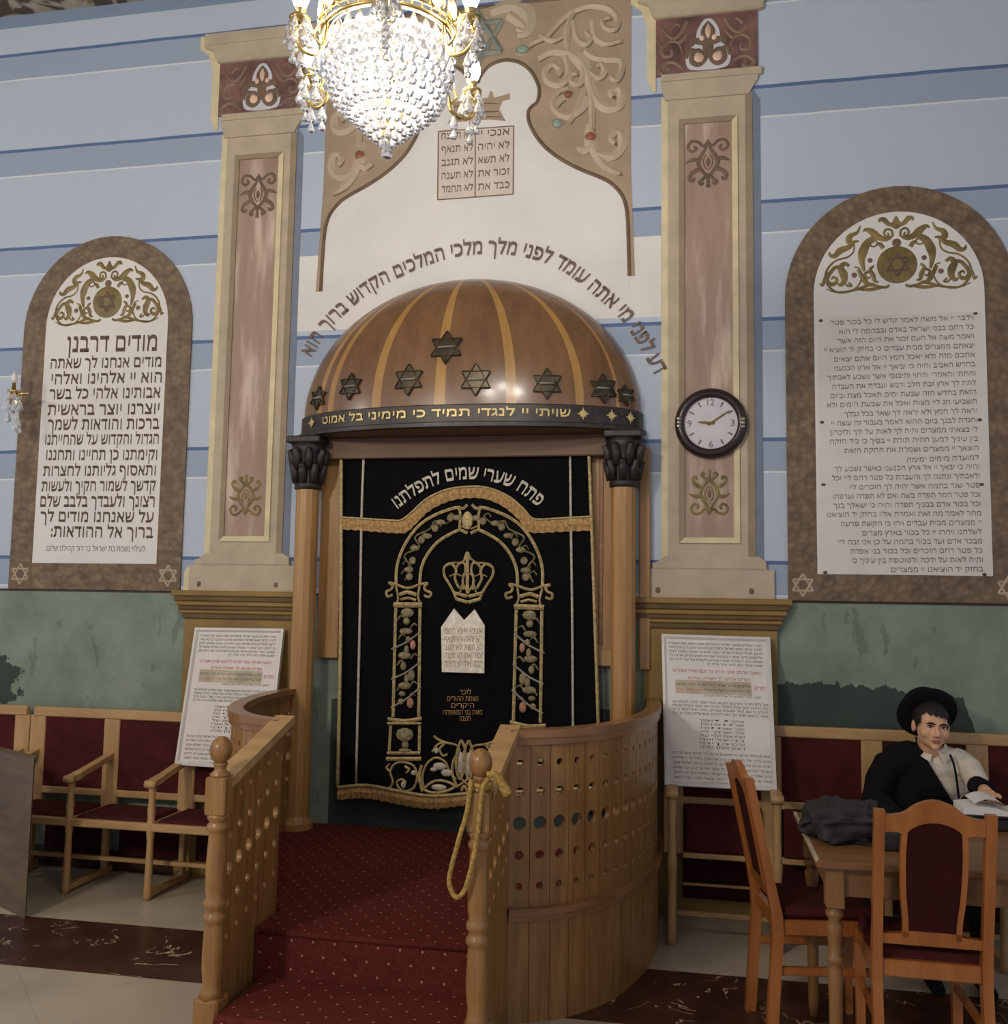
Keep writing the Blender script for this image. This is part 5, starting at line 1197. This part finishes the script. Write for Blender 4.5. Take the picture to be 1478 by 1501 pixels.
for k in range(NB):
    a = 2*PI*(k+.5)/NB; c0 = Vector((CX+(RR+.010)*math.cos(a), CYc+(RR+.010)*math.sin(a), CZ+.055)); s_ = Vector((-math.sin(a), math.cos(a), 0)); o_ = Vector((math.cos(a), math.sin(a), 0))
    m = MB(); m.tube([c0+s_*(math.cos(t)*.023)+Vector((0, 0, math.sin(t)*.033)) for t in [2*PI*q/16 for q in range(16)]], .0045, 6, closed=True)
    m.tube([c0+Vector((0, 0, .033)), c0+Vector((0, 0, .05)), c0+Vector((0, 0, .066))], [.009, .005, .001], 6)
    for sg in (-1, 1): m.tube([c0+Vector((0, 0, -.033))+s_*sg*.026, c0+s_*sg*.034+Vector((0, 0, -.01)), c0+s_*sg*.028+Vector((0, 0, .012)), c0+s_*sg*.038+Vector((0, 0, .024))], .0035, 5)
    bz = m.build('oval_setting', 'brass', ch)
    m = MB(); m.sphere((0, 0, 0), 1, 12, 8, 0, (1, 1, 1)); T = Matrix((s_*.020, Vector((0, 0, .030)), o_*.008)).transposed(); m.v = [c0+T @ v for v in m.v]; m.build('oval_crystal', 'crystal', bz)
# basket of hanging drops: tiers of shrinking radius
tiers = [(.185, .0, 29, 0), (.185, -.035, 29, 0), (.183, -.070, 29, 0), (.176, -.108, 32, 1), (.170, -.140, 31, 1), (.156, -.168, 28, 1), (.132, -.194, 25, 1), (.118, -.222, 28, 2), (.095, -.246, 23, 2), (.073, -.268, 18, 2), (.053, -.289, 13, 2), (.033, -.308, 8, 2), (.014, -.326, 4, 2)]
tiers = [(a, b*.93, c, d) for a, b, c, d in tiers]
rest = MB(); cnt = 0; toward = (EYE-Vector((CX, CYc, CZ))); ta = math.atan2(toward.y, toward.x)
hoop = MB()
for R_, z, n, kd in tiers:
    hoop.tube(ring(R_, z+.003, 40), .0022, 5, closed=True); me = (D_BIG, D_MID, D_SM)[kd]
    for k in range(n):
        a = 2*PI*(k+.5*(tiers.index((R_, z, n, kd)) % 2))/n; p = Vector((CX+R_*math.cos(a), CYc+R_*math.sin(a), CZ+z)); da = abs((a-ta+PI) % (2*PI)-PI)
        if da < 1.22 and cnt < 98: put(me, 'crystal_drop', ch, p); cnt += 1
        else: rest.add([p+v.co for v in me.vertices], [tuple(f.vertices) for f in me.polygons])
hoop.build('basket_hoops', 'frame_w', ch)
o = rest.build('basket_crystals', 'crystal', ch); o['kind'] = 'stuff'
put(drop_mesh('crystal_finial', .060, .019), 'crystal_finial', ch, (CX, CYc, CZ-.312))
m = MB()
for k in range(5):
    a = 2*PI*k/5; m.tube(cat([(CX, CYc, CZ-.27), (CX+.04*math.cos(a), CYc+.04*math.sin(a), CZ-.24), (CX+.05*math.cos(a), CYc+.05*math.sin(a), CZ-.20), (CX+.02*math.cos(a), CYc+.02*math.sin(a), CZ-.17)], 4), .005, 5)
m.lathe([(.004, -.315), (.018, -.30), (.012, -.285), (.022, -.27), (.008, -.25), (.012, -.12), (.03, -.05), (.012, 0), (.010, .30), (.03, .36), (.012, .42), (.008, 5.31-CZ-.06), (.06, 5.32-CZ-.03), (.06, 5.32-CZ)], (CX, CYc, CZ), 14); m.build('stem', 'brass', ch)
for k in range(4):                                             # lamps inside the basket
    a = PI/4+PI*k/2; m = MB(); m.sphere((CX+.09*math.cos(a), CYc+.09*math.sin(a), CZ-.055), .022, 12, 8, 0, (1, 1, 1.3)); m.build('inner_bulb', 'bulb', ch)
    m = MB(); m.tube([(CX+.012*math.cos(a), CYc+.012*math.sin(a), CZ-.02), (CX+.05*math.cos(a), CYc+.05*math.sin(a), CZ-.005), (CX+.09*math.cos(a), CYc+.09*math.sin(a), CZ-.025)], .005, 6); m.build('inner_arm', 'brass', ch)
for k, (ax, ay) in enumerate(((-1.131, -2.66), (-.637, -2.575), (-1.185, -2.44), (-.700, -2.28), (-.96, -2.21), (-.83, -2.76))):
    d = Vector((ax-CX, ay-CYc, 0)); Ra = d.length; d = d/Ra; c0 = Vector((CX, CYc, CZ)); lowz = -.075 if k in (2, 3) else -.02
    if k in (2, 3): pass
    bz = lowz; q = lambda r_, z: c0+d*r_+Vector((0, 0, z))
    m = MB(); m.tube(cat([q(RR*.97, .005), q(RR*1.02, bz-.045), q(RR*1.12, bz-.085), q(Ra*1.0-.012, bz-.085), q(Ra+.02, bz-.045), q(Ra, bz-.01), q(Ra, bz+.0)], 6), .0065, 8)
    m.tube(cat([q(RR*1.0, .01), q(RR*1.10, bz+.0), q(RR*1.16, bz-.03), q(RR*1.06, bz-.05)], 5), .0045, 6)
    arm = m.build('arm', 'brass', ch); e_ = q(Ra, bz)
    m = MB(); m.lathe([(.004, -.012), (.022, -.006), (.030, .004), (.032, .010), (.014, .008), (.013, .03), (.017, .034), (.017, .040), (.010, .041)], e_, 16); m.build('candle_cup', 'brass', arm)
    m = MB(); m.lathe([(.010, .040), (.018, .050), (.025, .070), (.0245, .090), (.017, .115), (.007, .135), (.001, .146)], e_, 14); m.build('bulb', 'bulb', arm)
    for j in range(6):
        a = 2*PI*j/6+.4; p = e_+Vector((.029*math.cos(a), .029*math.sin(a), .002)); put(D_SM, 'crystal_drop', arm, p); put(D_MID, 'crystal_drop', arm, p+Vector((.004*math.cos(a), .004*math.sin(a), -.034)), .95)
    for j, (rr, zz) in enumerate(((RR*1.12, bz-.090), (Ra-.005, bz-.090), (Ra+.018, bz-.05))): put(D_MID, 'crystal_drop', arm, q(rr, zz)); put(D_SM, 'crystal_drop', arm, q(rr, zz-.046))

# wall sconce at the left edge
sx, sy, sz = -4.011, -.18, 2.79
sn = thing('crystal_wall_sconce', (sx-.12, -.02, sz), 'small brass and crystal wall sconce at the left tablet', 'sconce')
m = MB(); m.sphere((sx-.13, -.010, sz-.02), .05, 16, 8, 0, (1, .25, 1.5)); m.build('wall_plate', 'brass', sn)
m = MB(); m.tube(cat([(sx-.13, -.02, sz-.02), (sx-.11, -.09, sz-.07), (sx-.04, -.16, sz-.06), (sx, -.18, sz-.02), (sx, -.18, sz)], 6), .006, 7); m.tube(cat([(sx-.01, -.178, sz-.02), (sx+.05, -.182, sz-.015), (sx+.105, -.182, sz-.012)], 5), [.010]*5+[.013]*3+[.007]*3, 8); m.build('arm', 'brass', sn)
m = MB(); m.lathe([(.004, -.02), (.03, -.005), (.036, .008), (.012, .01), (.010, .055)], (sx, sy, sz), 14); cp = m.build('candle_cup', 'brass', sn)
m = MB(); m.lathe([(.009, .055), (.017, .075), (.015, .10), (.001, .125)], (sx, sy, sz), 12); m.build('bulb', 'bulb_off', cp)
for j in range(8):
    a = 2*PI*j/8; p = Vector((sx+.034*math.cos(a), sy+.034*math.sin(a), sz)); put(D_MID, 'crystal_drop', sn, p); put(D_BIG, 'crystal_drop', sn, p+Vector((.006*math.cos(a), .006*math.sin(a), -.05)))
for dx, dz in ((.03, -.11), (.045, -.16), (-.03, -.12), (.02, -.17)): put(D_BIG, 'crystal_drop', sn, (sx+dx, sy, sz+dz))
m = MB(); m.tube([(sx+.035, sy, sz-.06), (sx+.045, sy, sz-.22)], .002, 5); m.sphere((sx+.048, sy, sz-.238), .018, 10, 7); m.build('hanging_crystal_ball', 'crystal', sn)
# ================================================================== THE SEATED BOY
def remeshed(mb, voxel, name, smooth=2):
    me = bpy.data.meshes.new(name); me.from_pydata([tuple(v) for v in mb.v], [], mb.f)
    bm = bmesh.new(); bm.from_mesh(me); bmesh.ops.recalc_face_normals(bm, faces=bm.faces); bm.to_mesh(me); bm.free()
    o = bpy.data.objects.new(name, me); COL.objects.link(o)
    r_ = o.modifiers.new('r', 'REMESH'); r_.mode = 'VOXEL'; r_.voxel_size = voxel
    s_ = o.modifiers.new('s', 'SMOOTH'); s_.iterations = smooth; s_.factor = .5
    bpy.context.view_layer.update(); ev = o.evaluated_get(bpy.context.evaluated_depsgraph_get()); t = ev.to_mesh()
    vs = [v.co.copy() for v in t.vertices]; fs = [tuple(p.vertices) for p in t.polygons]
    ev.to_mesh_clear(); bpy.data.objects.remove(o); return vs, fs
HC = PY(1365, 1064, -.40)                                      # centre of the head
HT = Matrix.Rotation(math.radians(4), 3, 'Y') @ Matrix.Rotation(math.radians(6), 3, 'Z')
def hd(x, y, z): return HC + HT @ Vector((x, -y, z))             # y forward, z up in the head
def hsph(mb, x, y, z, r, sc=(1, 1, 1), n=16):
    k = len(mb.v); mb.sphere((0, 0, 0), r, n, 10, 0, sc)
    for i in range(k, len(mb.v)): v = mb.v[i]; mb.v[i] = hd(x+v.x, y-v.y, z+v.z)
NK = PY(1366, 1112, -.33); SL = PY(1304, 1118, -.32); SR = PY(1411, 1119, -.33)
HIP = Vector((NK.x+.0, -.27, .44))
EL = PY(1286, 1172, -.44); HL = Vector((EL.x+.14, -.62, .56)); ER = PY(1432, 1152, -.50); HR = PY(1447, 1161, -.93)
def torso(mb, g):                                               # g = extra thickness
    for f, rx, ry in ((0, .135, .085), (.25, .125, .085), (.5, .135, .09), (.75, .155, .092), (.92, .145, .078)):
        p = HIP.lerp(NK, f); mb.sphere((p.x, p.y, p.z), 1, 18, 10, 0, (rx+g, ry+g, .085+g))
    mb.tube([SL, NK.lerp(SL, .4)+Vector((0, 0, .012)), NK, NK.lerp(SR, .4)+Vector((0, 0, .012)), SR], [.052+g, .058+g, .06+g, .058+g, .052+g], 12)
r = None
m = MB(); torso(m, 0)
neck = NK+Vector((0, 0, -.02)); m.tube([neck, hd(0, -.02, -.09), hd(0, -.015, -.03)], [.050, .044, .05], 14)
m.tube([SL, SL.lerp(EL, .5), EL, EL.lerp(HL, .5), HL], [.050, .042, .036, .032, .024], 12); m.tube([SR, SR.lerp(ER, .5), ER, ER.lerp(HR, .5), HR], [.048, .04, .034, .030, .022], 12)
for s in (-1, 1):
    h0 = HIP+Vector((s*.075, 0, -.0)); kn = HIP+Vector((s*.10, -.40, .01)); ft = HIP+Vector((s*.10, -.40, -.385))
    m.tube([h0, h0.lerp(kn, .5), kn], [.078, .068, .052], 12); m.tube([kn, kn.lerp(ft, .4), ft], [.050, .046, .032], 12); m.tube([ft+Vector((0, .03, -.02)), ft+Vector((0, -.14, -.03))], [.035, .028], 10)
# head
hsph(m, 0, -.012, .028, 1, (.073, .088, .080)); hsph(m, 0, .020, -.028, 1, (.063, .062, .069)); hsph(m, 0, .048, -.070, 1, (.034, .028, .024)); hsph(m, 0, .068, -.088, 1, (.018, .014, .012))
for s in (-1, 1):
    hsph(m, s*.037, .050, -.026, 1, (.027, .024, .027)); hsph(m, s*.028, .074, .020, 1, (.026, .010, .008)); hsph(m, s*.075, -.006, -.006, 1, (.009, .018, .030)); hsph(m, s*.012, .085, -.034, .0085)
m.tube([hd(0, .076, .014), hd(0, .088, -.012), hd(0, .100, -.030), hd(0, .088, -.038)], [.007, .009, .011, .009], 8); hsph(m, 0, .070, -.055, 1, (.024, .014, .014))
def hand(mb, p, fdir, up, side):
    fdir = Vector(fdir).normalized(); up = Vector(up).normalized(); sd_ = fdir.cross(up).normalized()
    for q in (-1, 0, 1): mb.tube([p+sd_*q*.018, p+sd_*q*.022+fdir*.055], [.014, .013], 8)
    for i, (o, L) in enumerate(((-.030, .052), (-.011, .062), (.010, .058), (.029, .045))):
        b = p+sd_*o+fdir*.055; mb.tube([b-fdir*.01, b+fdir*L*.45+up*.006, b+fdir*L*.8-up*.004, b+fdir*L-up*.014], [.0085, .008, .0072, .006], 7)
    t0 = p+sd_*side*.028+fdir*.012; mb.tube([t0-sd_*side*.015, t0+sd_*side*.018+fdir*.02, t0+sd_*side*.024+fdir*.045], [.011, .009, .007], 7)
hand(m, HR, (-.35, -1, -.10), (0, -.1, 1), -1); hand(m, HL, (.5, -.8, -.25), (0, -.3, 1), 1)
vs, fs = remeshed(m, .0052, 'body', 2)
b = MB(); b.v = vs; b.f = fs; b.sm = [True]*len(fs); b.norec = True
low = HIP.z+.10
for f in fs:
    c = sum((vs[i] for i in f), Vector())/len(f); b.mi.append(1 if c.z < low and not (c.x < EL.x+.2 and c.z > .50 and c.y < -.56) else 0)
boy = b.build('person', ['skin', 'black'], origin=(HIP.x, HIP.y, .41))
props(boy, 'boy in black hat and white shirt, dark jacket over one shoulder, seated behind the table', 'person')
# shirt and its sleeve
m = MB(); torso(m, .010); m.tube([SR, SR.lerp(ER, .35)+Vector((.012, 0, .01)), SR.lerp(ER, .75)+Vector((.012, -.01, 0)), ER, ER.lerp(HR, .18)], [.056, .054, .050, .046, .040], 14)
vs, fs = remeshed(m, .007, 'shirt', 3)
for v in vs: v += Vector((0, 1, 0))*0.004*noise.noise(v*22)
fs = [f for f in fs if vs[f[0]].z > HIP.z-.02 and (vs[f[0]]-NK).z < .055]
b = MB(); b.v = vs; b.f = fs; b.mi = [0]*len(fs); b.sm = [True]*len(fs); b.norec = True; shirt = b.build('white_shirt', 'shirt', boy)
# jacket over the picture-left shoulder
m = MB(); torso(m, .022); m.tube([SL+Vector((.0, 0, .005)), SL.lerp(EL, .5)+Vector((-.012, 0, 0)), EL+Vector((-.012, 0, -.01)), EL.lerp(HL, .95)], [.062, .064, .062, .05], 14)
m.sphere(tuple(SL.lerp(HIP, .5)+Vector((-.03, -.03, 0))), 1, 16, 10, 0, (.10, .10, .20))
vs, fs = remeshed(m, .008, 'jacket', 3)
for v in vs: v += Vector((1, 0, 0))*0.006*noise.noise(v*12)
tmp = bpy.data.meshes.new('jacket'); tmp.from_pydata([tuple(v) for v in vs], [], fs); bm = bmesh.new(); bm.from_mesh(tmp)
c1, c2_, c3_ = PY(1346, 1092, -.42), PY(1402, 1186, -.44), PY(1350, 1086, -.22)
nn = (c2_-c1).cross(c3_-c1).normalized(); nn = nn if nn.x > 0 else -nn
bmesh.ops.bisect_plane(bm, geom=bm.verts[:]+bm.edges[:]+bm.faces[:], plane_co=c1, plane_no=nn, clear_outer=True)
bmesh.ops.bisect_plane(bm, geom=bm.verts[:]+bm.edges[:]+bm.faces[:], plane_co=NK+Vector((0, 0, .045)), plane_no=(0.25, 0, 1), clear_outer=True)
bm.verts.index_update(); vs = [v.co.copy() for v in bm.verts]; fs = [tuple(v.index for v in f.verts) for f in bm.faces]; bm.free(); bpy.data.meshes.remove(tmp)
b = MB(); b.v = vs; b.f = fs; b.mi = [0]*len(fs); b.sm = [True]*len(fs); b.norec = True; jk = b.build('dark_jacket', 'black', boy)
sol = jk.modifiers.new('cloth', 'SOLIDIFY'); sol.thickness = .006; sol.offset = 1
# collar, straps
for s in (-1, 1):
    m = MB(); P = [Vector((NK.x+dx, dy, dz)) for dx, dy, dz in ((s*.010, NK.y-.075, NK.z+.022), (s*.040, NK.y-.060, NK.z+.040), (s*.058, NK.y-.015, NK.z+.056), (s*.050, NK.y+.03, NK.z+.062))]
    T_ = [p+Vector((0, .006, .020)) for p in P]; B_ = [p+Vector((s*.020, -.030, -.022)) for p in P]
    m.add([v for q in zip(T_, B_) for v in q], [(2*i, 2*i+2, 2*i+3, 2*i+1) for i in range(3)], 0, True); m.build('collar', 'shirt', shirt)
m = MB(); m.tube(cat([PY(1343, 1080, -.40), PY(1345, 1092, -.425), PY(1347, 1102, -.435)], 5), .004, 6); m.build('black_strap', 'black', boy); m = MB(); m.tube(cat([PY(1393, 1106, -.425), PY(1399, 1122, -.445), PY(1403, 1145, -.445), PY(1406, 1170, -.42)], 5), .005, 6); m.build('black_strap', 'black', boy)
m = MB()
for k in range(11):
    p = ER.lerp(HR, .14+.062*k); m.tube([p+Vector((.034*math.cos(t), .010*math.sin(t), .034*math.sin(t))) for t in [2*PI*q/14 for q in range(14)]], .011, 6, closed=True)
m.build('arm_strap', 'black', boy)
# face
for s in (-1, 1):
    m = MB(); hsph(m, s*.029, .0715, .004, 1, (.0125, .008, .0056), 12); ey = m.build('eye', 'eye_w', boy)
    m = MB(); hsph(m, s*.029-.001, .0775, .0045, 1, (.0058, .004, .0056), 10); m.build('iris', 'eye_d', ey)
    m = MB(); m.tube(cat([hd(s*.016, .078, .0065), hd(s*.029, .0815, .0105), hd(s*.043, .072, .0055)], 4), .0019, 5); m.build('eyelid', 'hair', ey)
    m = MB(); m.tube(cat([hd(s*.011, .084, .0165), hd(s*.028, .0855, .0215), hd(s*.046, .076, .0165)], 4), [.0030]*3+[.0042]*3+[.0034]*2+[.0014], 6); m.build('eyebrow', 'hair', boy)
m = MB(); m.tube(cat([hd(-.021, .079, -.0575), hd(-.008, .0855, -.054), hd(0, .0855, -.055), hd(.008, .0855, -.054), hd(.021, .079, -.0575)], 4), [.0012]+[.0028]*15+[.0012], 6); m.tube(cat([hd(-.017, .081, -.0605), hd(0, .086, -.0635), hd(.017, .081, -.0605)], 4), [.0014]+[.0034]*7+[.0014], 6); m.build('lips', 'lip', boy)
m = MB(); k0 = len(m.v); n_, mm_ = 96, 64; vs = []
for i in range(mm_+1):
    th = PI*i/mm_
    for k in range(n_): ph = 2*PI*k/n_; vs.append(Vector((.079*math.sin(th)*math.cos(ph), -.012+.094*math.sin(th)*math.sin(ph), .028+.087*math.cos(th))))
def hair_ok(v):
    if v.y > .045: return v.z > .058-.16*(v.x+.035)*(1 if v.x < .02 else .9)+.006*math.sin(v.x*260)
    if v.y > .012: return v.z > .030+.016*(v.y-.012)/.033 or (abs(v.x) > .062 and v.z > -.012+.9*(v.y-.012))
    return v.z > -.045
fs = [f for f in [(i*n_+k, i*n_+(k+1) % n_, (i+1)*n_+(k+1) % n_, (i+1)*n_+k) for i in range(mm_) for k in range(n_)] if hair_ok(sum((vs[q] for q in f), Vector())/4)]
m.add([hd(v.x, v.y, v.z) for v in vs], fs, 0, True); m.build('hair', 'hair', boy)
# wide black hat pushed to the back of the head
ax = (HT @ Vector((0, .88, .47))).normalized(); hc = hd(-.012, -.020, .052)
zq = Vector((0, 0, 1)).rotation_difference(ax).to_matrix()
m = MB(); m.lathe([(.080, .004), (.106, -.002), (.124, .000), (.133, .005), (.134, .009), (.124, .006), (.105, .006), (.094, .012), (.090, .05), (.084, .095), (.060, .108), (.02, .100), (.001, .098)], hc, 36, 0, True, zq); m.norec = True; hat = m.build('hat', 'black', boy)
m = MB(); m.lathe([(.0955, .012), (.0945, .04), (.0935, .04), (.0935, .012)], hc, 36, 0, True, zq); m.build('hat_band', 'cover', hat)
